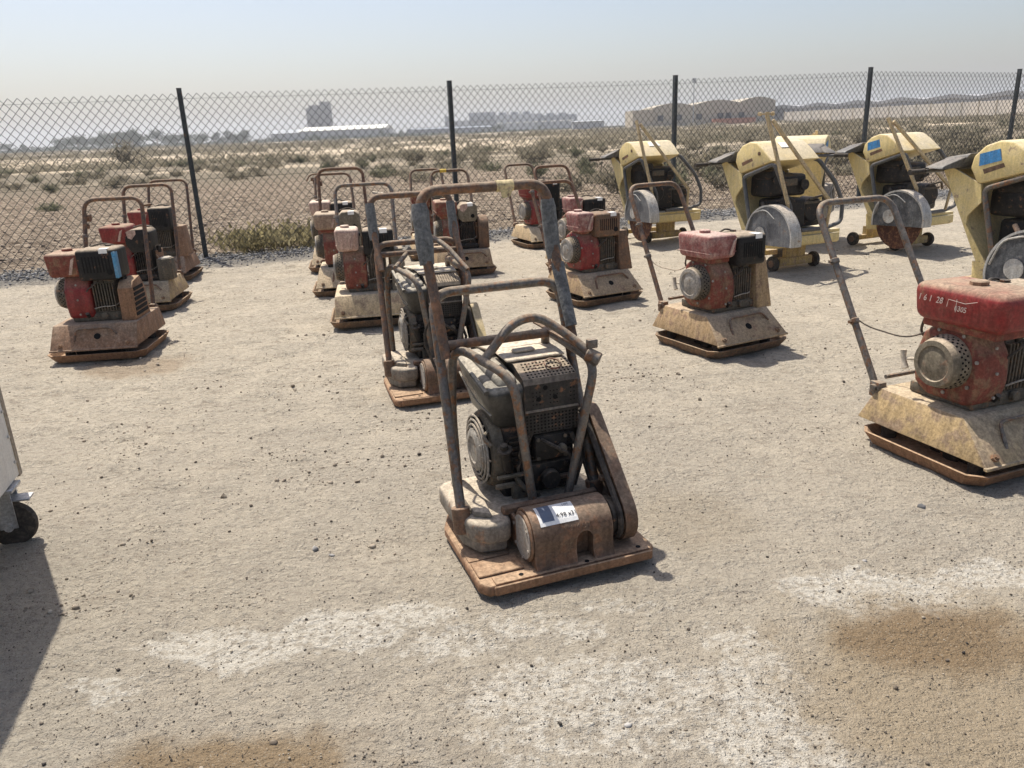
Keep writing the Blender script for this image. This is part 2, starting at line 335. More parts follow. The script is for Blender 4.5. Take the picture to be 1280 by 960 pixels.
def ground_mat():
    m, nt, p = newmat('dusty_desert_ground')
    pos = N(nt, 'NewGeometry', 0); sx = N(nt, 'SeparateXYZ', 0, None, i0=pos); sy = N(nt, 'SeparateXYZ', 1, None, i0=pos)
    n05 = noise(nt, pos, .55, 5); n2 = noise(nt, pos, 2.3, 8, .65); n9 = noise(nt, pos, 9, 6, .6); n40 = noise(nt, pos, 42, 6, .65); n160 = noise(nt, pos, 190, 3, .6)
    s = mth(nt, 'MULTIPLY_ADD', sx, -FS, mth(nt, 'SUBTRACT', sy, F0)); s = mth(nt, 'DIVIDE', s, FN)
    sw = mth(nt, 'ADD', s, mth(nt, 'MULTIPLY', mth(nt, 'SUBTRACT', n9, .5), .5))
    # yard
    c = mixc(nt, rng(nt, n05, .35, .65), (.455, .40, .325), (.51, .445, .355))
    c = mixc(nt, rng(nt, n2, .4, .66), c, (.58, .505, .40))
    c = mixc(nt, rng(nt, n9, .52, .72, 0, .55), c, (.35, .29, .222))
    c = mixc(nt, rng(nt, n40, .50, .66, 0, .55), c, (.68, .60, .47))
    c = mixc(nt, rng(nt, n40, .44, .32, 0, .55), c, (.24, .195, .15))
    stv = N(nt, 'VectorMath', 0, dict(operation='MULTIPLY'), i0=pos, i1=(1.3, 3.6, 1))
    ns1 = noise(nt, stv, 1.6, 9, .72); ns2 = noise(nt, stv, 6.5, 8, .7)
    c = mixc(nt, rng(nt, ns1, .45, .33, 0, .6), c, (.33, .275, .21))
    c = mixc(nt, rng(nt, ns1, .54, .68, 0, .6), c, (.64, .56, .45))
    c = mixc(nt, rng(nt, ns2, .44, .34, 0, .6), c, (.28, .23, .175))
    vo = nt.nodes.new('ShaderNodeTexVoronoi'); vo.inputs['Scale'].default_value = 58; nt.links.new(N(nt, 'VectorMath', 0, dict(operation='MULTIPLY_ADD'), i0=N(nt, 'TexNoise', 1, None, Vector=pos, Scale=60.0), i1=(.012, .012, .012), i2=pos), vo.inputs['Vector'])
    vs_ = N(nt, 'SeparateColor', 0, None, i0=vo.outputs[1]); vt_ = N(nt, 'SeparateColor', 1, None, i0=vo.outputs[1])
    peb = mth(nt, 'MULTIPLY', rng(nt, vo.outputs[0], .42, .28), mth(nt, 'GREATER_THAN', vs_, .70))
    c = mixc(nt, mth(nt, 'MULTIPLY', peb, .6), c, mixc(nt, vt_, (.22, .195, .165), (.68, .62, .53)))
    mo_ = noise(nt, pos, 24, 5, .65)
    c = mixc(nt, rng(nt, mo_, .46, .36, 0, .45), c, (.29, .25, .205)); c = mixc(nt, rng(nt, mo_, .56, .68, 0, .5), c, (.62, .555, .46))
    # greyer, browner ground towards the camera
    c = mixc(nt, mth(nt, 'MULTIPLY', rng(nt, sy, 5.0, 2.6), .35), c, mixc(nt, n40, (.355, .31, .255), (.48, .425, .355)))
    # white salt crust
    cm = noise(nt, pos, 1.35, 10, .72)
    wpos = N(nt, 'VectorMath', 0, dict(operation='ADD'), i0=pos, i1=N(nt, 'VectorMath', 0, dict(operation='MULTIPLY'), i0=N(nt, 'VectorMath', 0, dict(operation='SUBTRACT'), i0=N(nt, 'TexNoise', 1, None, Vector=pos, Scale=2.1, Detail=5.0), i1=(.5, .5, .5)), i1=(.5, .4, 0)))
    band = 0.0
    for (cx, cy, rx, ry, k) in ((-.86, 1.95, .34, .12, .95), (-.45, 2.03, .34, .13, 1.0), (-.05, 1.90, .42, .16, .75), (.20, 1.62, .55, .22, .8), (.62, 1.70, .16, .36, .95), (1.12, 2.08, .34, .14, 1.1), (1.55, 2.12, .32, .11, .9), (-1.15, 1.75, .22, .09, .7), (.6, 1.5, .3, .12, .9), (-.3, 1.5, .2, .12, .5), (.85, 2.5, .5, .3, .35), (.3, 2.05, .4, .10, .6), (-2.2, 3.9, 1.2, .6, .28), (1.9, 2.3, .3, .2, .4)):
        d = N(nt, 'VectorMath', 1, dict(operation='LENGTH'), i0=N(nt, 'VectorMath', 0, dict(operation='MULTIPLY'),
              i0=N(nt, 'VectorMath', 0, dict(operation='SUBTRACT'), i0=wpos, i1=(cx, cy, 0)), i1=(1/rx, 1/ry, 0)))
        band = mth(nt, 'MAXIMUM', band, rng(nt, d, 1.45, .35, 0, k))
    cm2 = noise(nt, pos, 16, 10, .75)
    cr = rng(nt, mth(nt, 'ADD', mth(nt, 'MULTIPLY', band, .45), mth(nt, 'MULTIPLY', mth(nt, 'ADD', cm, mth(nt, 'MULTIPLY', cm2, 2.0)), .36)), .795, .90)
    cr = mth(nt, 'MULTIPLY', mth(nt, 'MULTIPLY', cr, rng(nt, band, .02, .2)), rng(nt, n40, .38, .56, .12, .85))
    c = mixc(nt, cr, c, mixc(nt, n40, (.60, .545, .46), (.80, .755, .675)))
    # oil-brown stains
    def stain(cx, cy, rx, ry, col, k):
        d = N(nt, 'VectorMath', 1, dict(operation='LENGTH'), i0=N(nt, 'VectorMath', 0, dict(operation='MULTIPLY'),
              i0=N(nt, 'VectorMath', 0, dict(operation='SUBTRACT'), i0=pos, i1=(cx, cy, 0)), i1=(1/rx, 1/ry, 0)))
        d = mth(nt, 'ADD', d, mth(nt, 'MULTIPLY', mth(nt, 'SUBTRACT', n2, .5), 1.1))
        d = mth(nt, 'ADD', d, mth(nt, 'MULTIPLY', mth(nt, 'SUBTRACT', n9, .5), .7))
        f = rng(nt, d, 1.0, .45, 0, k)
        return mixc(nt, f, c, col)
    c = stain(1.22, 1.62, .78, .58, mixc(nt, n40, (.33, .25, .16), (.44, .35, .235)), .75)
    c = stain(1.17, 1.84, .36, .20, mixc(nt, n40, (.21, .14, .075), (.29, .20, .115)), .8)
    c = stain(-.70, 1.45, .42, .20, mixc(nt, n40, (.24, .165, .09), (.34, .24, .14)), .85)
    c = stain(.66, 2.55, .3, .3, (.36, .29, .20), .3)
    c = stain(-2.5, 5.0, .5, .35, (.36, .26, .17), .6)
    # grit
    c = mixc(nt, rng(nt, n160, .58, .66, 0, .6), c, (.13, .11, .09))
    c = mixc(nt, rng(nt, n160, .40, .32, 0, .5), c, (.62, .56, .47))
    yard = c
    grav = mixc(nt, n40, (.13, .125, .12), (.30, .285, .26))
    c = mixc(nt, mth(nt, 'MULTIPLY', rng(nt, sw, -1.25, -.55), .75), yard, grav)
    # ploughed field and desert
    st = N(nt, 'VectorMath', 0, dict(operation='MULTIPLY'), i0=pos, i1=(.045, .16, 0))
    ns = noise(nt, st, 1.0, 5, .6)
    fl = mixc(nt, rng(nt, n2, .35, .65), (.15, .113, .08), (.27, .21, .155))
    fl = mixc(nt, rng(nt, n9, .50, .64, 0, .85), fl, (.46, .375, .28))
    fl = mixc(nt, rng(nt, n9, .48, .36, 0, .85), fl, (.075, .052, .036))
    scrub = mixc(nt, n2, (.15, .125, .09), (.24, .20, .145))
    fl = mixc(nt, rng(nt, sw, 14, 26), fl, scrub)
    sand = mixc(nt, n2, (.50, .40, .29), (.62, .52, .39))
    sandm = mth(nt, 'MULTIPLY', rng(nt, ns, .50, .58), rng(nt, sw, 16, 45))
    band2 = mth(nt, 'MULTIPLY', rng(nt, mth(nt, 'ADD', s, mth(nt, 'MULTIPLY', mth(nt, 'SUBTRACT', ns, .5), 60)), 48, 54), rng(nt, s, 105, 85))
    fl = mixc(nt, mth(nt, 'MAXIMUM', sandm, mth(nt, 'MULTIPLY', band2, .9)), fl, sand)
    c = mixc(nt, rng(nt, sw, -.15, .55), c, fl)
    c = N(nt, 'VectorMath', 0, dict(operation='MULTIPLY'), i0=c, i1=(.93, .93, .91))
    nt.links.new(c, p.inputs['Base Color']); p.inputs['Roughness'].default_value = .95; p.inputs['Specular IOR Level'].default_value = .15
    h = mth(nt, 'ADD', mth(nt, 'ADD', mth(nt, 'MULTIPLY', n40, 1.3), mth(nt, 'MULTIPLY', n160, .5)), mth(nt, 'MULTIPLY', noise(nt, N(nt, 'VectorMath', 0, dict(operation='MULTIPLY'), i0=pos, i1=(1, 1.5, 1)), 12, 8, .72), 2.0))
    h = mth(nt, 'ADD', h, mth(nt, 'MULTIPLY', peb, .35))
    nt.links.new(N(nt, 'Bump', 0, None, Strength=1.0, Distance=.0185, Height=h), p.inputs['Normal'])
    return m
ground.data.materials.append(ground_mat())

# haze
def hz(): 
    m = bpy.data.materials.new('haze_air'); m.use_nodes = True; nt = m.node_tree; nt.nodes.clear()
    o = nt.nodes.new('ShaderNodeOutputMaterial'); v = nt.nodes.new('ShaderNodeVolumePrincipled')
    v.inputs['Color'].default_value = (.92, .935, .962, 1); v.inputs['Density'].default_value = .0006; v.inputs['Anisotropy'].default_value = .3
    nt.links.new(v.outputs[0], o.inputs['Volume']); return m
hb = MB().box(-2960, 2960, -2960, 2960, -2.6, 52).build('haze', hz()); hb['kind'] = 'stuff'; hb.data.set_sharp_from_angle(angle=0)

# ------------------------------------------------------------------ stones
ICO = None
def ico():
    bm = bmesh.new(); bmesh.ops.create_icosphere(bm, subdivisions=1, radius=1.0); bm.verts.index_update()
    v = np.array([p.co[:] for p in bm.verts]); f = np.array([[q.index for q in g.verts] for g in bm.faces]); bm.free(); return v, f
IV, IF = ico()
def stones(name, xy, r, m, sink=.25, kind='stuff'):
    n = len(r); v = np.repeat(IV[None], n, 0)*RNG.uniform(.72, 1.15, (n, len(IV), 1))
    v = v*(RNG.uniform(.65, 1.2, (n, 1, 3))*np.array([1, 1, .75]))
    a = RNG.uniform(0, 6.28, n); c, s = np.cos(a)[:, None], np.sin(a)[:, None]
    vx = v[..., 0]*c-v[..., 1]*s; vy = v[..., 0]*s+v[..., 1]*c; v[..., 0] = vx; v[..., 1] = vy
    v = v*r[:, None, None]; z = height(xy[:, 0], xy[:, 1])
    v[..., 0] += xy[:, 0:1]; v[..., 1] += xy[:, 1:2]; v[..., 2] += (z+r*(.75-2*sink*.8))[:, None]
    f = (IF[None]+(np.arange(n)*len(IV))[:, None, None]).reshape(-1, 3)
    me = bpy.data.meshes.new(name); npmesh(me, v.reshape(-1, 3), f); me.materials.append(m)
    o = bpy.data.objects.new(name, me); COL.objects.link(o)
    if kind: o['kind'] = kind
    return o
def stonemat(name, cols, sc):
    m, nt, p = newmat(name); pos = N(nt, 'NewGeometry', 0)
    n = noise(nt, pos, sc, 2, .5); f = rng(nt, n, .3, .7)
    c = mixc(nt, rng(nt, f, 0, .5), cols[0], cols[1]); c = mixc(nt, rng(nt, f, .5, 1), c, cols[2])
    nt.links.new(c, p.inputs['Base Color']); p.inputs['Roughness'].default_value = .9; p.inputs['Specular IOR Level'].default_value = .2
    return m
SM1 = stonemat('grit_stone', [(.05, .045, .04), (.13, .105, .08), (.36, .31, .24)], 23)
SM2 = stonemat('crushed_rock', [(.10, .10, .10), (.23, .22, .21), (.42, .40, .37)], 17)
SM3 = stonemat('dirt', [(.15, .115, .085), (.24, .19, .145), (.40, .33, .25)], 5)
SM4 = stonemat('sandy_crumb', [(.17, .14, .105), (.34, .285, .22), (.50, .43, .335)], 31)
n = 26000
yy = 1/RNG.uniform(1/10.2, 1/1.15, n); xx = RNG.uniform(-.78, .78, n)*yy
clus = fbm(xx*1.4, yy*1.4, 77, 3); keep = clus+RNG.uniform(-.25, .25, n) > -.05
rr = np.minimum(.00105*np.exp(RNG.normal(0, .5, n))*(yy**.6), .014)
stones('gravel', np.stack([xx, yy], 1)[keep], rr[keep], SM1)
n = 16000
yy = 1/RNG.uniform(1/9.5, 1/2.1, n); xx = RNG.uniform(-.78, .78, n)*yy
cl = fbm(xx*2.1, yy*3.2, 177, 4); keep = (cl > .13+RNG.uniform(-.05, .05, n)) & ((xx < -.3) | (yy > 4))
stones('dirt_crumbs', np.stack([xx, yy], 1)[keep], np.minimum(.0016*np.exp(RNG.normal(0, .6, n))*(yy**.6), .014)[keep], SM4, .3)
n = 15000
xx = RNG.uniform(-9, 13, n); off = -np.abs(RNG.normal(0, .38, n))+RNG.uniform(-.05, .35, n)
yy = F0+FS*xx+off*FN*1.15
stones('crushed_stone', np.stack([xx, yy], 1), RNG.uniform(.007, .024, n)*np.clip(1+off*.35, .5, 1), SM2, .15)
n = 10000
yy = F0+1/RNG.uniform(1/22, 1/1.2, n); xx = RNG.uniform(-1.05, 1.05, n)*yy; yy = yy+FS*xx
stones('dirt_clods', np.stack([xx, yy], 1), RNG.uniform(.010, .034, n)*RNG.uniform(.4, 1.2, n), SM3, .3)
BIG = [(-1.21, 2.92, .023, 'grey_stone', 'largest loose grey stone on the open sand, left of the front compactor'),
       (-.73, 2.47, .014, 'dark_stone', 'dark pebble, left one of the close pair left of the front compactor'),
       (-.665, 2.435, .013, 'dark_stone', 'grey pebble, right one of the close pair left of the front compactor'),
       (1.50, 2.58, .017, 'dark_stone', 'dark stone just in front of the near right compactor plate'),
       (.25, 1.55, .012, 'dark_stone', 'dark pointed stone on white crust at bottom, right of centre'),
       (-.62, 1.54, .013, 'pale_stone', 'pale grey pebble on the brown stain at the bottom left'),
       (1.14, 2.24, .012, 'dark_stone', 'dark stone on grey ground between front compactor and brown stain')]
for x, y, r, nm, lab in BIG:
    o = stones(nm, np.array([[0., 0.]]), np.array([r]), SM2 if 'pale' not in nm and 'grey' not in nm else SM1, .2, None)
    o.location = (x, y, float(height(np.array([x]), np.array([y]))[0])); tag(o, lab, 'stone', 'loose stones on the yard')

# ------------------------------------------------------------------ far buildings and trees
def wallmat(name, col, stripes=0.0, dark=.8):
    m, nt, p = newmat(name); tc = N(nt, 'TexCoord', 3)
    n1 = noise(nt, tc, .15, 6); c = mixc(nt, n1, tuple(x*.85 for x in col), tuple(x*1.12 for x in col))
    nt.links.new(c, p.inputs['Base Color']); p.inputs['Roughness'].default_value = .8; return m
FM = dict(silo=wallmat('silo_concrete', (.13, .128, .13)), white=wallmat('white_cladding', (.72, .72, .70)), greyw=wallmat('grey_cladding', (.33, .345, .36)),
          dark=wallmat('dark_steel', (.14, .16, .19)), tan=wallmat('tan_render', (.40, .345, .26)), orange=wallmat('orange_wall', (.42, .16, .08)),
          pane=wallmat('dark_opening', (.05, .05, .055)), roof=wallmat('dark_roof', (.36, .36, .365)), pale=wallmat('pale_wall', (.58, .53, .46)), roofw=wallmat('pale_roof', (.80, .78, .70)))
GZ = -.5
def dirang(dx, dy): return math.atan2(dy, dx)
# silo tower: cluster of round bins with a head house
t = thing('grain_silo', 'tall grey silo block rising behind the long white warehouse', 'silo', (-154, 700, GZ))
for i in range(5):
    MB().cyl((-8.4+i*4.2, 0, 0), (0, 0, 1), 2.5, 26.0 if i < 3 else 28.5, 16).build('silo_bin', FM['silo'], t)
MB().box(-8, 1, -2, 2, 26, 28).box(1.2, 9.5, -2, 2, 28.5, 30.5).build('head_house', FM['silo'], t)
def shed(name, label, cat, p0, p1, depth, h, rise, bays, wm, rm, openings=(), oh=(0, 0)):
    """long shed from p0 to p1 (front wall), gables along the front when bays>1"""
    p0 = Vector((*p0, 0)); p1 = Vector((*p1, 0)); L = (p1-p0).length
    t = thing(name, label, cat, (p0.x, p0.y, GZ), math.atan2(p1.y-p0.y, p1.x-p0.x))
    if bays:
        prof = [(0, 0)]
        for b in range(bays):
            a = L*b/bays; w = L/bays
            prof += [(a+.02, h), (a+w*.5, h+rise)]
        prof += [(L, h), (L, 0)]
        MB().prism(prof, 'y', .15, depth).build('wall', wm, t)
        for b in range(bays):
            a = L*b/bays; w = L/bays
            MB().prism([(a-.15, h-.7), (a-.15, h+.25), (a+w*.5, h+rise+.35), (a+w+.15-.3, h+.25), (a+w-.15, h-.7), (a+w*.5, h+rise-.9)], 'y', -.25, .10).build('roof', rm, t)
    else:
        MB().box(0, L, 0, depth, 0, h).build('wall', wm, t)
        MB().prism([(-.6, h+.02), (depth+.6, h+.02), (depth*.5, h+rise)], 'x', -.6, L+.6).build('roof', rm, t)
    for (a, b, z0, z1) in openings:
        MB().box(a, b, -.12+.25, .2, z0, z1).build('opening', FM['pane'], t)
        MB().box(a-.25, b+.25, -.02, .12, z1+.05, z1+.35).build('lintel', wm, t)
    return t
shed('warehouse', 'long low warehouse with a bright pale roof below the silo', 'warehouse', (-135.5, 548), (-78.5, 548), 45, 6.3, 2.6, 0, FM['greyw'], FM['roofw'])
shed('storehouse', 'small grey pitched building left of the long white warehouse', 'building', (-158, 560), (-137.5, 560), 20, 5.5, 2.4, 0, FM['greyw'], FM['greyw'])
shed('low_shed', 'long low dark shed stretching right of the white warehouse', 'shed', (-68, 640), (-6, 660), 30, 4.6, 1.2, 0, FM['dark'], FM['dark'])
# industrial plant
t = thing('factory', 'long bluish grey factory with stepped roofs on the horizon', 'factory', (-60, 880, GZ))
MB().box(0, 7, 0, 20, 0, 18).build('tower_block', FM['dark'], t)
MB().box(7.1, 26, 4, 30, 0, 13).build('hall', FM['greyw'], t)
MB().box(26.1, 54, 0, 34, 0, 20.5, .3).build('hall', FM['dark'], t)
MB().box(54.1, 100, 2, 34, 0, 17).build('hall', FM['greyw'], t)
MB().box(100.1, 142, 4, 34, 0, 15).build('hall', FM['dark'], t)
for i in range(9): MB().box(56+i*9.5, 62+i*9.5, -1.2, 1.9 if i < 4 else 3.9, 8.2, 9.4).build('canopy', FM['roofw'], t)
for i in range(6): MB().box(58+i*13, 66+i*13, 8, 14, 17.02 if i < 3 else 15.02, 19.6 if i < 3 else 17).build('roof_unit', FM['dark'], t)
for i in range(5): MB().box(29+i*5, 32+i*5, -.3, .0, 10, 12.5).build('window', FM['pane'], t)
# tan building, scalloped roofline
t = thing('workshop', 'tan workshop with three shallow gables, dark windows and loading doors', 'building', (51.3, 318, GZ))
prof = [(0, 0), (0, 6.2), (5, 7.2)]
L = 56.0
MB().box(0, 8, 0, 20, 0, 6.9).build('annexe', FM['tan'], t)
for k, (a, b) in enumerate(((8.1, 24.2), (24.3, 42.2), (42.3, 55.6))):
    w = b-a; z0 = 7.6+k*.5
    pr = [(a, 0)]+[(a+w*i/8, z0+1.5*math.sin(math.pi*i/8)) for i in range(9)]+[(b, 0)]
    MB().prism(pr, 'y', 1.0, 30).build('bay', FM['tan'], t)
for a in (9.8, 17, 24.9, 33.2, 36.3, 41.4):
    f = MB().box(a, a+2.2, .82, .98, 2.6, 4.7).build('window', FM['pane'], t)
    MB().box(a-.15, a+2.35, .7, .8, 2.35, 2.55).build('sill', FM['tan'], f)
MB().box(30.5, 47, -3, -.5, 0, 2.6).build('orange_wall', FM['orange'], t)
shed('utility_block', 'small grey flat building with dark openings left of the tan workshop', 'building', (37, 420), (53, 420), 9, 4.2, .5, 0, FM['greyw'], FM['greyw'], [(2, 4.5, .6, 3), (6, 8.5, .6, 3), (10, 12.5, .6, 3)])
# boundary wall (panels between posts) and gabled sheds behind it
wp0, wp1 = Vector((86.7, 250, 0)), Vector((112, 128, 0))
t = thing('boundary_wall', 'long pale panel wall crossing the plain at the right', 'wall', (wp0.x, wp0.y, GZ), math.atan2(wp1.y-wp0.y, wp1.x-wp0.x))
Lw = (wp1-wp0).length; npn = 26
for i in range(npn):
    a = Lw*i/npn; b = Lw*(i+1)/npn
    MB().box(a+.16, b-.16, 0, .2, 0, 3.55).build('wall_panel', FM['pale'], t)
    MB().box(a-.15, a+.15, -.06, .26, 0, 3.75).build('wall_post', FM['tan'], t)
for k in range(8):
    f0 = k/8; f1 = (k+.985)/8
    A = Vector((108, 332, 0)); B = Vector((166, 196, 0))
    p, q2 = A.lerp(B, f0), A.lerp(B, f1)
    shed('gabled_shed', ['farthest', 'second farthest', 'third farthest', 'fourth farthest', 'fourth nearest', 'third nearest', 'second nearest', 'nearest'][k]+' of the dark roofed sheds in a row behind the pale boundary wall', 'shed',
         (p.x, p.y), (q2.x, q2.y), 26, 5.6, .9, 1, FM['roof'], FM['roof'])['group'] = 'gabled sheds behind the boundary wall'
# masts
def mast(x, y, h, label):
    t = thing('lattice_mast', label, 'mast', (x, y, GZ), 0, 'masts on the horizon')
    b = MB()
    for sx in (-1, 1):
        for sy in (-1, 1): b.tube([(sx*h*.06, sy*h*.06, 0), (sx*.25, sy*.25, h)], .12, 4)
    for k in range(7):
        z0 = h*k/7; w0 = h*.06*(1-k/7)+.25; w1 = h*.06*(1-(k+1)/7)+.25; z1 = h*(k+1)/7
        b.tube([(-w0, -w0, z0), (w1, -w1, z1)], .08, 4).tube([(w0, -w0, z0), (-w1, -w1, z1)], .08, 4)
    b.build('lattice', FM['greyw'], t)
    MB().box(-h*.14, h*.14, -.15, .15, h*.80, h*.815).box(-h*.10, h*.10, -.15, .15, h*.93, h*.945).build('cross_arm', FM['greyw'], t)
mast(372, 800, 34, 'faint lattice pylon seen right of the tallest right fence post')
mast(300, 880, 33, 'faint lattice pylon above the far end of the boundary wall')
t = thing('light_mast', 'thin light mast standing above the tan workshop', 'mast', (71, 302, GZ))
MB().tube([(0, 0, 0), (0, 0, 16.6)], [.22, .12], 8).build('pole', FM['greyw'], t); MB().box(-.7, .7, -.3, .3, 15.4, 16.9).build('lamp_head', FM['greyw'], t)

# foliage
def leafmat(name, a, b):
    m, nt, p = newmat(name); pos = N(nt, 'NewGeometry', 0)
    n = noise(nt, pos, 1.3, 4); nt.links.new(mixc(nt, rng(nt, n, .3, .7), a, b), p.inputs['Base Color'])
    gn = N(nt, 'VectorMath', 0, dict(operation='MULTIPLY_ADD'), i0=N(nt, 'NewGeometry', 1), i1=(.35, .35, .35), i2=(-.05, .0, .65))
    nt.links.new(N(nt, 'VectorMath', 0, dict(operation='NORMALIZE'), i0=gn), p.inputs['Normal'])
    p.inputs['Roughness'].default_value = .9; p.inputs['Specular IOR Level'].default_value = .1
    tr = nt.nodes.new('ShaderNodeBsdfTranslucent'); mx = nt.nodes.new('ShaderNodeMixShader'); mx.inputs[0].default_value = .45
    nt.links.new(p.inputs['Base Color'].links[0].from_socket, tr.inputs[0]); out = nt.nodes['Material Output']
    nt.links.new(p.outputs[0], mx.inputs[1]); nt.links.new(tr.outputs[0], mx.inputs[2]); nt.links.new(mx.outputs[0], out.inputs[0]); return m
LM = [leafmat('grey_brown_scrub', (.155, .135, .095), (.28, .245, .178)), leafmat('olive_scrub', (.11, .112, .07), (.20, .192, .125)),
      leafmat('straw_grass', (.23, .195, .10), (.35, .30, .17)), leafmat('tree_leaf', (.05, .062, .042), (.095, .105, .07))]
TW = mat('twig', (.13, .10, .07), .9, 0, .2, .2, 0, .2, 8, 0)
def shrub_mesh(name, w, h, nst, nlf, leaf, lm, up=.5, seed=0):
    r = np.random.default_rng(seed); V = []; Fc = []; mi = []
    def quad(c, d, n_, l, wd, k):
        d = d/np.linalg.norm(d); s_ = np.cross(d, n_); s_ /= (np.linalg.norm(s_)+1e-6); o = len(V)
        V.extend([c-s_*wd*.5, c+s_*wd*.5, c+s_*wd*.35+d*l, c-s_*wd*.35+d*l]); Fc.append((o, o+1, o+2, o+3)); mi.append(k)
    for i in range(nst):
        a = r.uniform(0, 6.28); sp = r.uniform(.1, 1)**.6
        tip = np.array([math.cos(a)*w*.5*sp, math.sin(a)*w*.5*sp, h*r.uniform(.55, 1)*(1-.45*sp*sp)])
        base = tip*np.array([.12, .12, 0]); mid = (base+tip)/2+np.array([0, 0, h*.12])
        for p, q_ in ((base, mid), (mid, tip)): quad(p, q_-p, r.normal(size=3), np.linalg.norm(q_-p), .012*max(.5, h), 1)
        for j in range(nlf):
            t_ = r.uniform(.15, 1)**.8; c = (1-t_)**2*base+2*t_*(1-t_)*mid+t_*t_*tip+r.normal(size=3)*leaf*.9
            c[2] = max(c[2], .01)
            d = r.normal(size=3); d[2] = abs(d[2])*.6+up; quad(c, d, r.normal(size=3), leaf*r.uniform(.6, 1.4), leaf*r.uniform(.25, .6), 0)
    me = bpy.data.meshes.new(name); me.from_pydata([tuple(v) for v in V], [], Fc); me.materials.append(lm); me.materials.append(TW)
    me.polygons.foreach_set('material_index', mi); me.update(); return me
SH = [shrub_mesh('desert_shrub', 1.5, .62, 26, 26, .085, LM[0], .3, 1), shrub_mesh('desert_shrub', 1.9, .5, 30, 24, .09, LM[0], .3, 2),
      shrub_mesh('desert_shrub', 1.2, .8, 26, 26, .085, LM[1], .4, 3), shrub_mesh('desert_shrub', 2.4, .9, 34, 28, .11, LM[0], .4, 4),
      shrub_mesh('desert_shrub', 1.6, .55, 28, 26, .085, LM[1], .3, 5)]
def hgt(x, y): return float(height(np.array([x]), np.array([y]))[0])
def put(me, name, x, y, s, label, cat, group, rz=None):
    o = bpy.data.objects.new(name, me); COL.objects.link(o); o.location = (x, y, hgt(x, y)-.03*s)
    o.rotation_euler = (0, 0, random.uniform(0, 6.28) if rz is None else rz); o.scale = (s, s, s*random.uniform(.85, 1.15))
    return tag(o, label, cat, group)
GR = 'low scrub bushes on the plain beyond the fence'
put(shrub_mesh('grass_clump', 1.55, .34, 80, 22, .06, LM[2], 1.6, 8), 'grass_clump', -3.28, 10.66, 1, 'straw yellow grass clump behind the fence beside the leaning left post', 'grass clump', None, .4)
put(shrub_mesh('grass_clump', .9, .26, 50, 20, .055, LM[2], 1.4, 9), 'grass_clump', -2.55, 10.86, 1, 'smaller olive grass tuft behind the fence, right of the straw clump', 'grass clump', None)
put(SH[4], 'desert_shrub', -10.6, 18.6, .42, 'small green bush alone on the brown field at far left', 'bush', None)
put(shrub_mesh('desert_shrub', 1.2, 1.25, 26, 26, .09, LM[0], .6, 10), 'desert_shrub', -25.6, 55.5, 2.0, 'tallest grey bush standing before the pale sand strip at left', 'bush', None)
put(SH[3], 'desert_shrub', 6.1, 21.5, 1.05, 'large bush behind the fence just right of the third post', 'bush', None)
pts = []
def scatter(cnt, f, mind):
    k = 0
    while cnt and k < 20000:
        k += 1; x, y = f()
        if all((x-a)**2+(y-b)**2 > mind*mind for a, b in pts): pts.append((x, y)); cnt -= 1; yield x, y
def fcentre():
    y = random.uniform(0, 1)**1.5*44+21; return random.uniform(-.12, .75)*y, y+random.uniform(0, 3)
def fright():
    x = random.uniform(1, 20); return x, F0+FS*x+random.uniform(3.5, 14)
def fleft():
    y = random.uniform(27, 55); return random.uniform(-.74, -.05)*y, y
for f, c, md, zn in ((fright, 46, 1.0, 'just behind the fence and the saws at the right'), (fcentre, 110, 1.1, 'on the plain beyond the fence, centre to right'), (fleft, 85, 1.3, 'beyond the brown field at the left')):
    for x, y in scatter(c, f, md):
        k = random.choice([0, 1, 3, 3, 0, 2, 4]) if f is not fleft else random.choice([0, 1, 2, 4, 0, 1])
        put(SH[k], 'desert_shrub', x, y, random.uniform(.5, 1.0)*(.8 if f is fleft else .85), ('olive green' if k in (2, 4) else 'grey brown')+' low bush '+zn, 'bush', GR+', '+('olive, ' if k in (2, 4) else 'grey brown, ')+zn)
# far scrub reads as one mass
def farscrub():
    V = []; Fc = []; n = 4600; r = RNG
    y = 1/r.uniform(1/420, 1/52, n); x = r.uniform(-.85, .85, n)*y
    dens = fbm(x*.02, y*.06, 91, 3); strip = (y > 66) & (y < 100) & (x < y*.05)
    strip2 = (y > 60) & (y < 84) & (x > y*.45)
    ok = (dens+r.uniform(-.2, .2, n) > -.04) & ~(strip & (r.uniform(0, 1, n) < .9)) & ~(strip2 & (r.uniform(0, 1, n) < .8))
    x, y = x[ok], y[ok]; n = len(x); h = r.uniform(.25, .8, n)*(1+y/450); w = r.uniform(1.0, 2.6, n)*(1+y/250)
    z = height(x, y); k = 110
    a = r.uniform(0, 6.28, (n, k)); rad = np.sqrt(r.uniform(0, 1, (n, k)))*w[:, None]*.6
    cx = x[:, None]+np.cos(a)*rad; cy = y[:, None]+np.sin(a)*rad; cz = z[:, None]+r.uniform(0, .8, (n, k))*h[:, None]*(1-.5*(rad/w[:, None]))
    c = np.stack([cx, cy, cz], -1)[:, :, None, :]; sz = (.022+y*.00055)[:, None, None, None]*r.uniform(.6, 1.5, (n, k, 1, 1))
    tri = c+r.normal(0, 1, (n, k, 3, 3))*sz*np.array([1, 1, .75])
    tri[..., 2] = np.maximum(tri[..., 2], z[:, None, None]-.05)
    me = bpy.data.meshes.new('far_scrub'); npmesh(me, tri.reshape(-1, 3), np.arange(n*k*3).reshape(-1, 3)); me.materials.append(LM[0])
    o = bpy.data.objects.new('far_scrub', me); COL.objects.link(o); o['kind'] = 'stuff'
farscrub()
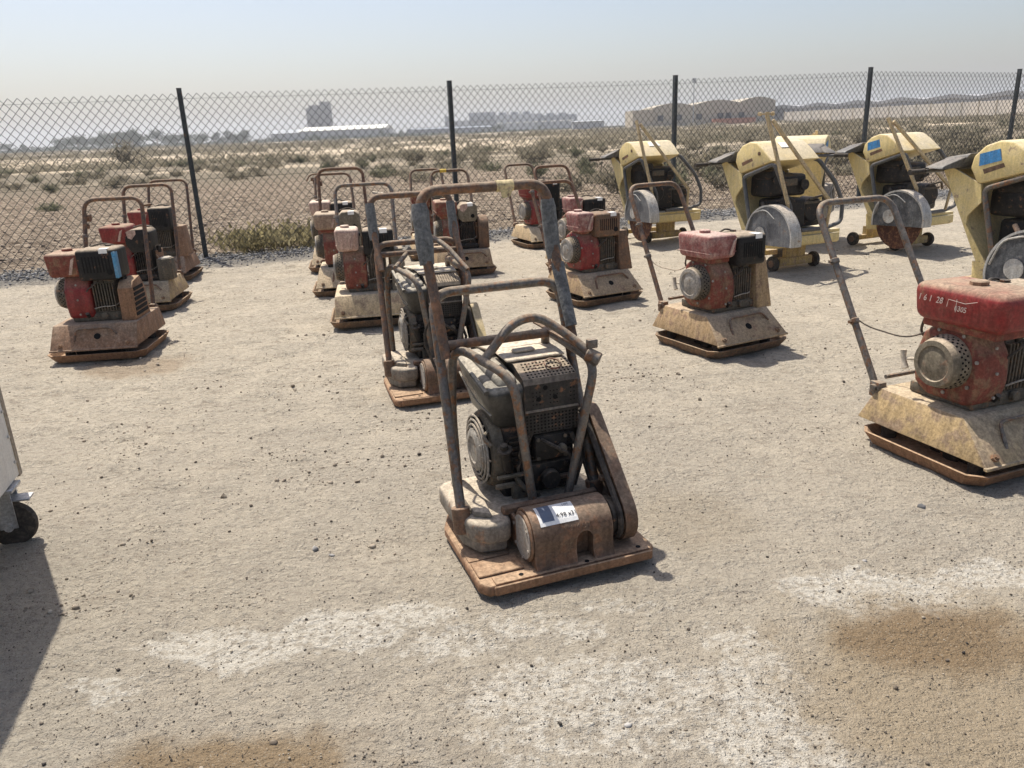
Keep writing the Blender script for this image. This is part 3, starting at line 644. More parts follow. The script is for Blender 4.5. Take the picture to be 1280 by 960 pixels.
def farwood():
    r = RNG; n = 900; px = r.uniform(-60, 1000, n); d = r.uniform(430, 760, n); x = (px-640)/940*d; k = 60
    h = r.uniform(1.2, 3.6, n)*(.6+.8*vnoise(px/60, px*0, 5))*np.clip((900-px)/500, .35, 1); w = r.uniform(4, 9, n)
    a = r.uniform(0, 6.28, (n, k)); rad = np.sqrt(r.uniform(0, 1, (n, k)))*w[:, None]*.6
    c = np.stack([x[:, None]+np.cos(a)*rad, d[:, None]+np.sin(a)*rad, -.4+r.uniform(0, 1, (n, k))*h[:, None]*(1-.6*(rad/w[:, None]))], -1)[:, :, None, :]
    tri = c+r.normal(0, 1, (n, k, 3, 3))*.42
    me = bpy.data.meshes.new('far_wood'); npmesh(me, tri.reshape(-1, 3), np.arange(n*k*3).reshape(-1, 3)); me.materials.append(LM[3])
    o = bpy.data.objects.new('far_wood', me); COL.objects.link(o); o['kind'] = 'stuff'
farwood()
def tree_mesh(seed, h, w):
    r = np.random.default_rng(seed); V = []; Fc = []
    cl = [(r.normal(0, w*.2), r.normal(0, w*.2), h*r.uniform(.45, .92), w*r.uniform(.2, .34)) for _ in range(9)]
    for cx, cy, cz, cr in cl:
        for j in range(60):
            d = r.normal(size=3); d /= np.linalg.norm(d); c = np.array([cx, cy, cz])+d*cr*r.uniform(.4, 1.1)*np.array([1, 1, .75])
            t_ = c+r.normal(0, .28, (3, 3)); o = len(V); V.extend(map(tuple, t_)); Fc.append((o, o+1, o+2))
    me = bpy.data.meshes.new('crown'); me.from_pydata(V, [], Fc); me.materials.append(LM[3]); me.update()
    tk = MB().tube([(0, 0, 0), (.08*h*.1, 0, h*.35), (0, .05*h*.1, h*.7)], [h*.035, h*.025, h*.01], 6)
    for k in range(3): tk.tube([(0, 0, h*.35), (math.cos(k*2.1)*w*.25, math.sin(k*2.1)*w*.25, h*.65)], [h*.018, h*.006], 5)
    o = tk.build('trunk', TW); tm = o.data; bpy.data.objects.remove(o); return me, tm
TR = [tree_mesh(s, 7.0, 6.5) for s in (1, 2, 3)]
for i in range(64):
    px = random.uniform(20, 350); d = random.uniform(420, 560); x = (px-640)/930*d
    if 60 < px < 130 and random.random() < .5: continue
    t = thing('tree', 'distant dark tree in the tree line on the left horizon', 'tree', (x, d, GZ), random.uniform(0, 6.3), 'far tree line at the left')
    s = random.uniform(.6, 1.3)*(1.2 if 150 < px < 260 else .9); t.scale = (s*1.2, s*1.2, s)
    c, k = TR[i % 3]
    for nm, mm in (('crown', c), ('trunk', k)):
        o = bpy.data.objects.new(nm, mm); COL.objects.link(o); o.parent = t
for i in range(10):
    px = random.choice([random.uniform(440, 640), random.uniform(600, 760)]); d = random.uniform(500, 620); x = (px-640)/930*d
    t = thing('tree', 'distant dark bush like tree before the factory on the horizon', 'tree', (x, d, GZ), random.uniform(0, 6.3), 'far trees before the factory')
    s = random.uniform(.45, .8); t.scale = (s*1.3, s*1.3, s)
    c, k = TR[i % 3]
    for nm, mm in (('crown', c), ('trunk', k)):
        o = bpy.data.objects.new(nm, mm); COL.objects.link(o); o.parent = t

# ------------------------------------------------------------------ chain link fence
fence = thing('chain_link_fence', 'dark chain link fence on square posts across the back of the yard', 'fence', (0, 0, 0))
POST = [(-7.2, 8.72, 2.0, 0), (-3.84, 9.99, 2.03, .0), (-.67, 11.17, 2.05, 0), (2.63, 12.39, 2.07, 0), (6.12, 13.67, 2.13, 0), (9.36, 14.89, 2.06, 0), (13.0, 16.23, 2.1, 0)]
for i, (x, y, h, l) in enumerate(POST):
    g = hgt(x, y)
    b = MB().box(-.029, .029, -.029, .029, -.15, h, .004, 1)
    b.box(-.031, .031, -.031, .031, h-.001, h+.006)
    o = b.build('fence_post', M['post'], fence); o.location = (x, y, g); o.rotation_euler = (0, 0, math.atan(FS))
ph, qh, wr = .094, .108, .0044
for i in range(len(POST)-1):
    a, b = Vector(POST[i][:2]), Vector(POST[i+1][:2]); L = (b-a).length; d = (b-a)/L; nrm = Vector((d.y, -d.x))
    a2 = a+nrm*.04; nw = int(L/(ph/2)); K = 37; za = POST[i][2]-.06; zb = POST[i+1][2]-.06
    V = []; Fc = []
    wi = np.arange(nw)[:, None]; kk = np.arange(K+1)[None, :]
    sag = 0
    u = (wi+((kk+wi) % 2))*(L/nw); f = u/L; top = za*(1-f)+zb*f; z = top-kk*(qh/2)*np.ones_like(u)
    bow = .018*np.sin(u*2.3+i)*np.sin(z*1.7)+((kk % 2)*2-1)*.0025
    cx = a2.x+d.x*u+nrm.x*bow; cy = a2.y+d.y*u+nrm.y*bow
    P = np.stack([cx, cy, z], -1)                                  # (nw, K+1, 3)
    offs = np.array([[nrm.x, nrm.y, 0], [-.5*nrm.x+.866*d.x, -.5*nrm.y+.866*d.y, 0], [-.5*nrm.x-.866*d.x, -.5*nrm.y-.866*d.y, 0]])*wr
    vv = P[:, :, None, :]+offs[None, None]
    base = (np.arange(nw)[:, None]*(K+1)+np.arange(K)[None, :])*3; fs = []
    for j in range(3):
        j2 = (j+1) % 3; fs.append(np.stack([base+j, base+j2, base+3+j2, base+3+j], -1).reshape(-1, 4))
    me = bpy.data.meshes.new('wire_mesh'); npmesh(me, vv.reshape(-1, 3), np.concatenate(fs)); me.materials.append(M['wire'])
    me.polygons.foreach_set('use_smooth', np.ones(len(me.polygons), dtype=bool))
    o = bpy.data.objects.new('wire_mesh', me); COL.objects.link(o); o.parent = fence
    for hz_ in (-.06, -1.0, -1.93):
        w = MB().tube([(a2.x+d.x*L*t_/6+nrm.x*.006, a2.y+d.y*L*t_/6+nrm.y*.006, (za*(1-t_/6)+zb*t_/6)+hz_-.006*math.sin(math.pi*t_/6)) for t_ in range(7)], .0024, 4)
        w.build('tension_wire', M['wire'], fence)

# ------------------------------------------------------------------ machines
GP = 'plate compactors parked in rows on the yard'
def diesel_compactor(label, loc, rz, hero=True):
    t = thing('plate_compactor', label, 'plate compactor', (*loc, .012), rz, GP)
    # base plate with bent-up lip
    pl = [(-.31, .035), (-.285, .0), (.285, .0), (.31, .03), (.31, .50), (.26, .56), (-.26, .56), (-.31, .44)]
    b = MB().prism(pl, 'z', 0, .036, .006, 1); b.box(-.262, .285, .003, .05, .0365, .0415, .002, 1)
    b.hexa([(-.27, -.018, .012), (.283, -.018, .012), (.283, .002, .004), (-.27, .002, .004)], [(-.27, -.018, .046), (.283, -.018, .046), (.283, .002, .034), (-.27, .002, .034)], .004, 1)
    b.box(-.300, -.145, .06, .155, .0365, .044, .003, 1).box(-.302, -.16, .165, .30, .0368, .0405, .002, 1)
    base = b.build('base_plate', M['rusty_plate'], t)
    for x, y in ((-.17, .025), (.055, .012), (.25, .025)): MB().cyl((x, y, .0415), (0, 0, 1), .008, .0015, 10).build('bolt_hole', M['hole'], base)
    # exciter housing in three abutting lengths, the middle one recessed at the front
    def prof(y0, zt):
        c = (.115, .125); r = .09
        return [(y0, .042)]+[(y0+.012, zt)]+[(c[0]+r*math.cos(a), c[1]+r*math.sin(a)) for a in [R(195-i*15) for i in range(14)]]+[(.21, .042)]
    ex = MB().prism(prof(.014, .07), 'x', -.118, .158)
    cut = MB().prism([(.026, .0), (.086, .0)]+[(.056+.030*math.cos(R(a_)), .115+.030*math.sin(R(a_))) for a_ in range(0, 181, 15)], 'y', -.05, .072).build('cutter', M['brown_cast'], t)
    exo = ex.build('exciter_housing', M['brown_cast'], t, 30)
    md = exo.modifiers.new('cut', 'BOOLEAN'); md.operation = 'DIFFERENCE'; md.object = cut; md.solver = 'EXACT'
    bpy.context.view_layer.update(); dg = bpy.context.evaluated_depsgraph_get(); nm_ = bpy.data.meshes.new_from_object(exo.evaluated_get(dg)); exo.modifiers.clear(); exo.data = nm_
    nm_.polygons.foreach_set('use_smooth', [True]*len(nm_.polygons)); nm_.set_sharp_from_angle(angle=R(30)); bpy.data.objects.remove(cut)
    e = MB().cyl((-.118, .112, .122), (-1, 0, 0), .084, .010, 32, .003); e.cyl((-.128, .112, .122), (-1, 0, 0), .074, .005, 32, .002, 1)
    for k in range(6): a = R(k*60+20); e.bolt((-.133, .112+.066*math.cos(a), .122+.066*math.sin(a)), (-1, 0, 0), .006, .004, 1)
    e.build('end_cover', [M['brown_cast'], M['disc']], exo)
    if hero:
        m4 = lambda y, z, a, x: frame4((x, y, z), (1, 0, 0), (0, math.sin(a), math.cos(a)))
        # sticker wrapped over the top front of the housing
        st = MB(); seg = 6
        for (x0, x1, mi, dr) in ((-.090, .042, 0, .0009), (-.080, -.038, 1, .0015)):
            for i in range(seg):
                a0, a1 = R(142-i*50/seg), R(142-(i+1)*50/seg)
                if mi == 1 and i in (0,): continue
                sh = 0 if mi == 0 or i < seg-2 else (.010 if i == seg-2 else .02)
                P = lambda x, a: (x, .115+(.09+dr)*math.cos(a), .125+(.09+dr)*math.sin(a))
                st.add([P(x0+sh*0, a0), P(x1, a0), P(x1, a1), P(x0, a1)], [(0, 1, 2, 3)], mi)
        so = st.build('sticker', [M['white'], M['ink']], exo)
        a = R(118); mm = frame4((.008, .115+.0918*math.cos(a+.12), .125+.0918*math.sin(a+.12)), (1, 0, 0), (0, math.sin(a), -math.cos(a)))
        text('lettering', '4:98 x31', .021, mm, M['pen'], so, .0003)
        a = R(100); mm = frame4((.018, .115+.0918*math.cos(a), .125+.0918*math.sin(a)), (1, 0, 0), (0, math.sin(a), -math.cos(a)))
        text('lettering', 'LOT', .012, mm, M['ink'], so, .0003)
        a = R(156); mm = frame4((.02, .115+.0902*math.cos(a), .125+.0902*math.sin(a)), (1, 0, 0), (0, math.sin(a), -math.cos(a)))
        text('cast_lettering', '2  I U M U I', .024, mm, M['brown_cast'], exo, .0012)
    # upper deck casting
    dk = [(-.30, .27), (-.275, .20), (-.225, .158), (-.155, .158), (-.138, .19), (-.138, .225), (.19, .225), (.215, .26), (.215, .56), (-.27, .56), (-.30, .53)]
    d = MB().prism(dk, 'z', .085, .160, .018, 3); d.prism([(-.292, .27), (-.255, .185), (-.16, .172), (-.15, .22), (-.15, .3), (-.292, .34)], 'z', .048, .10, .012, 2)
    d.prism([(-.255, .24), (-.2, .2), (-.19, .3), (-.2, .5), (-.255, .52)], 'z', .155, .182, .012, 2)
    dko = d.build('deck', M['cast'], t)
    loose(MB().cyl((-.22, .24, .036), (0, 0, 1), .04, .02, 16).cyl((-.22, .48, .036), (0, 0, 1), .04, .05, 16).cyl((.16, .3, .036), (0, 0, 1), .04, .05, 16).cyl((.16, .5, .036), (0, 0, 1), .04, .05, 16), 'rubber_mount', M['rubber'], t)
    MB().box(-.134, -.122, .16, .24, .06, .165, .002, 1).box(-.16, .19, .205, .235, .160, .185, .004, 1).build('bracket', M['brown_cast'], dko)
    n0 = set(t.children)
    # engine
    en = MB().box(-.12, .15, .26, .50, .16, .44, .012); en.box(-.07, .13, .225, .262, .20, .30, .008).box(-.02, .10, .205, .262, .32, .41, .01)
    for k in range(6): en.box(-.10, .13, .243, .262, .305+k*.02, .311+k*.02)
    en.cyl((.03, .215, .25), (0, -1, 0), .035, .03, 18, .004)
    for x in (-.05, .1): en.bolt((x, .225, .215), (0, -1, 0)).bolt((x, .225, .285), (0, -1, 0))
    eno = en.build('engine_block', M['soot'], t)
    loose(MB().tube([(.13, .22, .2), (.15, .2, .3), (.12, .22, .4)], .008, 8).tube([(-.06, .24, .2), (-.08, .225, .3), (-.02, .23, .42)], .006, 8), 'fuel_line', M['rubber'], eno)
    MB().tube(fil([(.0, .205, .40), (.05, .18, .37), (.11, .19, .33), (.12, .21, .26)], .04), .007, 8).build('fuel_hose', M['rubber'], eno)
    MB().tube(fil([(-.06, .215, .33), (-.09, .19, .36), (-.05, .185, .43)], .03), .005, 8).build('fuel_hose', M['rubber'], eno)
    MB().cyl((.075, .204, .36), (0, -1, 0), .016, .022, 14, .003).build('banjo_fitting', M['engine_grey'], eno)
    MB().box(.03, .13, .208, .225, .235, .25, .002, 1).build('bracket', M['brown_cast'], eno)
    fb = MB()
    for x, z in ((-.01, .33), (.09, .33), (-.01, .40), (.09, .40)): fb.bolt((x, .205, z), (0, -1, 0), .007, .006)
    loose(fb, 'bolt', M['engine_grey'], eno)
    # recoil side
    c = (-.12, .37, .335)
    rc = MB().lathe([(.14, .0), (.142, .02), (.132, .04), (.12, .045)], c, (-1, 0, 0), 36).build('recoil_housing', M['engine_grey'], t)
    hu = MB().cyl((-.165, .37, .335), (-1, 0, 0), .118, .003, 30); hu.build('fan_cavity', M['hole'], rc)
    gr = MB()
    for rr_ in (.122, .106, .09): gr.ring((-.178+(.122-rr_)*-.25, .37, .335), (-1, 0, 0), rr_, .0042, 30, 6)
    for k in range(12):
        a = R(k*30); gr.tube([(-.17, .37+.126*math.cos(a), .335+.126*math.sin(a)), (-.188, .37+.074*math.cos(a), .335+.074*math.sin(a))], .0038, 5)
    gr.build('grille', M['disc'], rc)
    MB().lathe([(.078, 0), (.078, .012), (.068, .02), (.05, .021), (.046, .017), (.03, .017)], (-.176, .37, .335), (-1, 0, 0), 30).build('fan_cap', M['disc'], rc)
    side = MB().cyl((-.115, .225, .30), (-.2, -.25, 1), .02, .085, 14, .004).cyl((-.13, .206, .378), (-.2, -.25, 1), .027, .012, 14, .003).cyl((-.134, .2, .39), (-.2, -.25, 1), .014, .02, 10, .003)
    side.build('oil_filter', M['soot'], eno)
    loose(MB().box(-.16, -.06, .205, .222, .275, .287, .003, 1).box(-.17, -.10, .195, .212, .245, .262, .004).tube(fil([(-.09, .22, .27), (-.06, .21, .22), (-.02, .21, .20), (0, .23, .17)], .03), .009, 8).tube(fil([(-.17, .23, .395), (-.19, .26, .42), (-.15, .3, .43)], .02), .007, 8), 'control_lever', M['engine_grey'], eno)
    MB().box(-.10, .0, .228, .258, .165, .24, .01).build('side_cover', M['engine_grey'], eno)
    # tank / shroud
    b = [(-.145, .27, .435), (-.01, .235, .435), (-.01, .53, .43), (-.145, .53, .44)]; tp = [(-.178, .205, .585), (-.02, .20, .60), (-.02, .56, .645), (-.19, .56, .645)]
    tk = MB().hexa(b, tp, .03, 4); 
    tk.hexa([(-.135, .24, .59), (-.06, .235, .60), (-.06, .54, .64), (-.16, .54, .64)], [(-.12, .26, .618), (-.065, .255, .625), (-.065, .53, .66), (-.145, .53, .66)], .012, 3)
    tko = tk.build('fuel_tank', M['olive_black'], t)
    tn = MB().tube([(-.180, .222, .588), (-.186, .33, .612), (-.190, .45, .636), (-.189, .54, .648)], .009, 8).tube([(-.166, .225, .505), (-.177, .34, .52), (-.18, .45, .548), (-.178, .54, .575)], .0035, 6)
    tn.build('ridge', M['olive_black'], tko)
    nx_ = Vector((-.98, 0, -.2)).normalized(); ux = Vector((0, -1, -.22)).normalized()
    text('lettering', 'HATZ DIESEL', .034, frame4((-.1845, .40, .567), ux, nx_.cross(ux)), M['panel'], tko, .0006, 0, .95)
    # perforated muffler guard
    x0, x1 = -.055, .14
    MB().box(x0+.006, x1-.006, .215, .50, .425, .605, .004, 1).build('muffler', M['hole'], t)  # dark box behind the perforations, shade inside the guard put in as colour
    g = MB(); y = .20
    g.perf((x0, y, .425), (x1-x0, 0, 0), (0, 0, .07), 15, 6, .30)
    g.add([(x0, y, .495), (x1, y, .495), (x1, y, .600), (x0, y, .600)], [(0, 1, 2, 3)])
    g.add([(x0, y-.001, .497), (x1, y-.001, .497), (x1, y-.006, .505), (x0, y-.006, .505), (x1, y-.001, .512), (x0, y-.001, .512)], [(0, 1, 2, 3), (3, 2, 4, 5)])
    g.add([(x0, y, .600), (x1, y, .600), (x1, y+.012, .618), (x0, y+.012, .618)], [(0, 1, 2, 3)])
    g.perf((x0+.02, y+.012, .618), (x1-x0-.02, 0, 0), (0, .085, .032), 13, 6, .30)
    g.add([(x0, y+.012, .618), (x0+.02, y+.012, .618), (x0+.02, y+.097, .65), (x0, y+.097, .65)], [(0, 1, 2, 3)])
    g.add([(x0, y, .425), (x0, y, .6), (x0, y+.012, .618), (x0, y+.097, .65), (x0, .5, .65), (x0, .5, .425)], [(0, 1, 2, 3, 4, 5)])
    g.add([(x1, y, .425), (x1, .5, .425), (x1, .5, .65), (x1, y+.097, .65), (x1, y+.012, .618), (x1, y, .6)], [(0, 1, 2, 3, 4, 5)])
    g.add([(x0, y+.097, .65), (x1, y+.097, .65), (x1, .5, .652), (x0, .5, .652)], [(0, 1, 2, 3)])
    go = g.build('muffler_guard', M['guard'], t, 20)
    h = MB()
    for x, z in ((.02, .585), (-.005, .548), (.055, .548)): h.cyl((x, y-.0006, z), (0, -1, 0), .0085, .0012, 12)
    for i in range(13):
        for j in range(4):
            if abs(i-3.5) > 1 and abs(i-9) > 1: h.cyl((x0+.03+i*.0125, y-.0006, .53+j*.014), (0, -1, 0), .0026, .001, 6)
    loose(h, 'hole', M['hole'], go)
    if hero:
        MB().ring((.075, .262, .646), (0, -.35, .94), .028, .003, 24, 5).build('emblem_ring', M['red_brown'], go)
        mk = MB()
        for (xa_, ya_, w_) in ((-.01, .245, .02), (.012, .262, .03), (.006, .278, .018), (-.02, .268, .014)): mk.hexa([(xa_, ya_, .6275+(ya_-.212)*.376), (xa_+w_, ya_+.004, .629+(ya_-.212)*.376), (xa_+w_, ya_+.008, .6305+(ya_-.212)*.376), (xa_, ya_+.004, .629+(ya_-.212)*.376)], [(xa_, ya_, .6287+(ya_-.212)*.376), (xa_+w_, ya_+.004, .6302+(ya_-.212)*.376), (xa_+w_, ya_+.008, .6317+(ya_-.212)*.376), (xa_, ya_+.004, .6302+(ya_-.212)*.376)])
        loose(mk, 'red_mark', M['red'], go)
    # dusty top covers
    pt = MB().hexa([(-.075, .31, .655), (.142, .31, .655), (.142, .43, .665), (-.085, .43, .668)], [(-.075, .31, .663), (.142, .31, .663), (.142, .43, .673), (-.085, .43, .676)], .003, 1)
    pt.build('top_cover', M['panel'], t)
    MB().hexa([(-.09, .437, .664), (.142, .437, .664), (.142, .57, .66), (-.12, .57, .66)], [(-.09, .437, .673), (.142, .437, .673), (.142, .57, .67), (-.12, .57, .67)], .003, 1).build('top_cover', M['panel'], t)
    MB().box(-.03, .05, .355, .39, .671, .681, .004, 1).build('latch', M['panel'], t)
    for o_ in set(t.children)-n0: o_.location = (.012, .075, -.022)
    # belt guard (inclined stadium) and belt drive
    def stad(c0, c1, r0, r1, n_=10):
        d = (Vector(c1)-Vector(c0)); a = math.atan2(d.y, d.x); o = []
        for i in range(n_+1): q_ = a+math.pi/2+math.pi*i/n_; o.append((c0[0]+r0*math.cos(q_), c0[1]+r0*math.sin(q_)))
        for i in range(n_+1): q_ = a-math.pi/2+math.pi*i/n_; o.append((c1[0]+r1*math.cos(q_), c1[1]+r1*math.sin(q_)))
        return o
    c0, c1 = (.125, .125), (.36, .37); so_ = stad(c0, c1, .090, .078); si = stad(c0, c1, .081, .069); n_ = len(so_)
    bgm = M['brown_cast'] if hero else M['yellow_dusty']
    g = MB(); xa, xb = .212, .256
    vs = [(xa, *p) for p in so_]+[(xb, *p) for p in so_]+[(xa, *p) for p in si]+[(xb-.006, *p) for p in si]
    fs = []
    for i in range(n_):
        j = (i+1) % n_; fs += [(i, i+n_, j+n_, j), (i+2*n_, j+2*n_, j+3*n_, i+3*n_), (i, j, j+2*n_, i+2*n_)]
    fs += [tuple(range(n_, 2*n_)), tuple(range(3*n_, 4*n_))[::-1]]
    g.add(vs, fs); g.box(.20, .262, .20, .225, .215, .232, .003, 1)
    g.build('belt_guard', bgm, t, 30)
    gb_ = MB()
    for k in range(5):
        a_, b_ = c0[0]+(c1[0]-c0[0])*k/4, c0[1]+(c1[1]-c0[1])*k/4; gb_.bolt((xb-.001, a_-.05*(k % 2)+.02, b_+.05*(k % 2)-.02), (1, 0, 0), .010, .007)
    loose(gb_, 'bolt', M['engine_grey'], t)
    w = MB().cyl((.172, *c0), (1, 0, 0), .07, .03, 24, .004).cyl((.172, *c1), (1, 0, 0), .055, .03, 24, .004); loose(w, 'pulley', M['soot'], t)
    bl = [(.20+.0, *p) for p in stad(c0, c1, .074, .059, 12)]; MB().tube(bl, .011, 6, 0, True).build('drive_belt', M['rubber'], t)
    MB().hexa([(.155, .22, .085), (.30, .22, .085), (.30, .5, .085), (.155, .5, .085)], [(.155, .24, .12), (.25, .26, .12), (.25, .5, .12), (.155, .5, .12)], .01).build('side_skirt', M['soot'], t)
    # protective cage
    cm = M['grey_tube']; r = .0155
    MB().tube(fil([(-.035, .245, .15), (-.098, .222, .63), (-.225, .47, .70), (-.235, .50, .45), (-.23, .50, .17)], .085, 7), r, 12).build('cage_rail', cm, t)
    MB().tube(fil([(.09, .245, .15), (.195, .225, .645), (.12, .50, .71), (.17, .53, .45), (.19, .52, .17)], .07, 7), r, 12).build('cage_rail', cm, t)
    if hero:
        MB().tube(fil([(-.150, .35, .668), (-.045, .365, .775), (.045, .37, .79), (.13, .32, .73), (.186, .245, .668)], .085, 7), r, 12).build('lifting_bail', cm, t)
        MB().cyl((.168, .24, .672), (.45, -.35, -.25), .024, .05, 14, .004).box(.17, .205, .225, .25, .69, .72, .004).build('bail_clamp', cm, t)
        MB().hexa([(.165, .26, .675), (.185, .25, .675), (.115, .53, .722), (.095, .53, .722)], [(.165, .26, .681), (.185, .25, .681), (.115, .53, .728), (.095, .53, .728)]).build('strap', M['brown_cast'], t)
    else:
        loose(MB().tube([(-.19, .38, .685), (-.08, .53, .76)], r*.9, 10), 'cage_brace', cm, t)
        loose(MB().tube(fil([(.03, .54, .83), (.10, .42, .79), (.188, .25, .66)], .08), r*.95, 10), 'cage_brace', cm, t)
    # handle
    hl = .87 if hero else .80
    MB().tube(fil([(-.288, .26, .15), (-.272, .53, hl), (.195, .53, hl), (.215, .27, .15)], .075, 7), .0168, 14).build('lower_hoop', cm if hero else M['rusty_tube'], t)
    MB().tube([(-.277, .46 if hero else .5, .70 if hero else .745), (.20, .46 if hero else .5, .70 if hero else .745)], .0165, 12).build('crossbar', M['rusty_tube'], t)
    loose(MB().cyl((-.289, .258, .10), (.02, .24, .97), .031, .09, 16, .004).cyl((.216, .268, .10), (-.02, .24, .97), .031, .09, 16, .004), 'handle_socket', M['brown_cast'], t)
    zt = 1.205 if hero else 1.06; yo = .585; zs = 0 if hero else -.14
    MB().tube(fil([(-.262, .425, .665), (-.275, yo-.03, 1.02+zs), (-.278, yo, zt), (.182, yo, zt), (.188, yo-.03, 1.02+zs), (.205, .43, .68)], .07, 7), .0175, 14).build('upper_handle', M['rusty_tube'], t)
    for sx, a, b_, ra in ((-1, (-.278, .582, 1.165+zs), (-.274, .545, .965+zs), .029), (1, (.184, .582, 1.15+zs), (.19, .545, .945+zs), .027)):
        A, B = Vector(a), Vector(b_); ptsg = [A.lerp(B, k/7) for k in range(8)]
        MB().tube(ptsg, [ra*(.85 if k in (0, 7) else random.uniform(.93, 1.05)) for k in range(8)], 14).build('grip', M['foam'], t)
    if hero:
        MB().cyl((-.005, yo, zt), (1, 0, 0), .0195, .062, 16).hexa([(.012, yo-.022, zt-.04), (.04, yo-.022, zt-.036), (.055, yo-.018, zt), (0, yo-.018, zt)], [(.012, yo-.0205, zt-.04), (.04, yo-.0205, zt-.036), (.055, yo-.0165, zt), (0, yo-.0165, zt)]).build('tape_wrap', M['tape'], t)
        MB().tube([(.192+.004, .53, .93), (.2, .47, .80), (.204, .435, .72)], [.024, .022, .021], 12).build('rubber_sleeve', M['foam'], t)
    MB().tube(fil([(-.27, .5, .82), (-.31, .55, .72), (-.26, .52, .55)], .05), .005, 6).build('throttle_cable', M['rubber'], t)
    return t

def petrol_compactor(label, loc, rz, o):
    g = o.get
    t = thing('plate_compactor', label, 'plate compactor', (*loc, .01), rz, GP)
    s = g('scale', 1.0); t.scale = (s, s, s)
    hm, pm, tm, mm, hd = M[g('hood', 'hood')], M[g('plate', 'dusty_plate')], M[g('tank', 'red_dusty')], M[g('muff', 'black')], M[g('tube', 'rusty_tube')]
    # pan with upturned rim
    def loop(x, y, c, z): return [(-x+c, -y, z), (x-c, -y, z), (x, -y+c, z), (x, y-c, z), (x-c, y, z), (-x+c, y, z), (-x, y-c, z), (-x, -y+c, z)]
    v = loop(.300, .275, .05, 0)+loop(.328, .312, .055, .055)+loop(.316, .300, .05, .055)+loop(.292, .268, .05, .016)
    f = [tuple(range(8))[::-1]]
    for k in range(3): f += [(k*8+i, k*8+(i+1) % 8, k*8+8+(i+1) % 8, k*8+8+i) for i in range(8)]
    f.append(tuple(range(24, 32)))
    po = MB().add(v, f).build('base_plate', pm, t, 25)
    MB().box(-.18, .18, -.17, .05, .018, .10, .015).cyl((-.19, -.06, .065), (1, 0, 0), .06, .38, 20, .01).build('exciter', M['soot'], t)
    mt = MB()
    for x in (-.2, .2):
        for y in (-.2, .24): mt.cyl((x, y, .016), (0, 0, 1), .032, .10, 12)
    loose(mt, 'rubber_mount', M['rubber'], t)
    # hood: sloped front, sides tapering
    ht = .24
    b = [(-.285, -.305, .088), (.285, -.305, .088), (.285, .35, .088), (-.285, .35, .088)]; hx_, hyf = g('htop', (.248, -.150)); tp = [(-hx_, hyf, ht), (hx_, hyf, ht), (hx_, .285, ht), (-hx_, .285, ht)]
    h = MB().hexa(b, tp, g('hbev', .007), 2)
    h.hexa([(-.288, -.312, .080), (.288, -.312, .080), (.288, -.295, .080), (-.288, -.295, .080)], [(-.286, -.308, .092), (.286, -.308, .092), (.286, -.292, .092), (-.286, -.292, .092)], .002, 1)
    ho = h.build('hood', hm, t, 30)
    dy_ = hyf+.305; sl = Vector((0, dy_, .152)).normalized(); nm = Vector((0, -.152, dy_)).normalized()
    def onf(x, k, out=0.0): return Vector((x, -.305, .088))+sl*k+nm*out
    if g('hole', True): MB().cyl(onf(.02, min(.10, Vector((0, dy_, .152)).length*.5), -.004), nm, .022, .006, 18).build('drain_hole', M['hole'], ho)
    bb = MB()
    for x in (-.22, .22): bb.bolt(onf(x, .035), nm, .016, .012).bolt(onf(x, .035, .012), nm, .009, .01)
    loose(bb, 'bolt', pm, ho)
    if g('bar', True):
        w0, w1 = g('barw', (-.13, .17))
        MB().tube(fil([onf(w0, .06, -.002), onf(w0+.015, Vector((0, dy_, .152)).length*.76, .022), onf(w1-.015, Vector((0, dy_, .152)).length*.78, .022), onf(w1+.03, Vector((0, dy_, .152)).length*.55, -.002)], .03), .0075, 8).build('grab_bar', hd if g('barm') is None else M[g('barm')], t)
    # engine
    e = MB().box(-.17, .17, -.115, .19, ht+.002, ht+.05, .008).box(-.16, .15, -.10, .17, ht+.05, .33, .015); e.box(.0, .135, -.09, .06, .33, .53, .006)
    for k in range(8): e.box(-.005+k*.0185, .003+k*.0185, -.118, .07, .305, .50, .002, 1)
    e.box(-.02, .155, -.112, .06, .255, .30, .012).cyl((.05, -.118, .28), (0, -1, 0), .022, .02, 12, .003)
    for x in (-.015, .14): e.bolt((x, -.113, .272), (0, -1, 0), .010, .008)
    eo = e.build('engine_block', M['engine_grey'] if not g('dark_engine') else M['soot'], t)
    shr = [(-.125, .27), (-.145, .36), (-.135, .47), (-.08, .555), (.06, .575), (.14, .53), (.175, .42), (.165, .30), (.10, .258), (-.08, .255)]
    sh = MB().prism(shr, 'x', -.188, -.018, .03, 3); sho = sh.build('fan_shroud', M[g('shroud', 'red_brown')], t)
    dc = (-.188, .005, .425)
    dr = MB().lathe([(.112, 0), (.112, .012), (.104, .05), (.098, .066)], dc, (-1, 0, 0), 32)
    for k in range(28):
        a = R(k*360/28)
        for q_ in range(3): dr.box(-.004, .004, -.004, .004, -.001, .003, 0, 1, 1, frame4((dc[0]-.016-q_*.013, dc[1]+.1105*math.cos(a+.11*(q_ % 2))*(1-.02*q_), dc[2]+.1105*math.sin(a+.11*(q_ % 2))*(1-.02*q_)), (1, 0, 0), (0, -math.sin(a), math.cos(a))))
    dro = dr.build('recoil_starter', [M[g('drum', 'engine_grey')], M['hole']], sho)
    MB().lathe([(.098, .0), (.094, .012), (.074, .014), (.070, .009), (.055, .009), (.05, .012), (.02, .013)], (dc[0]-.066, dc[1], dc[2]), (-1, 0, 0), 32).build('starter_cap', M[g('cap', 'disc')], dro)
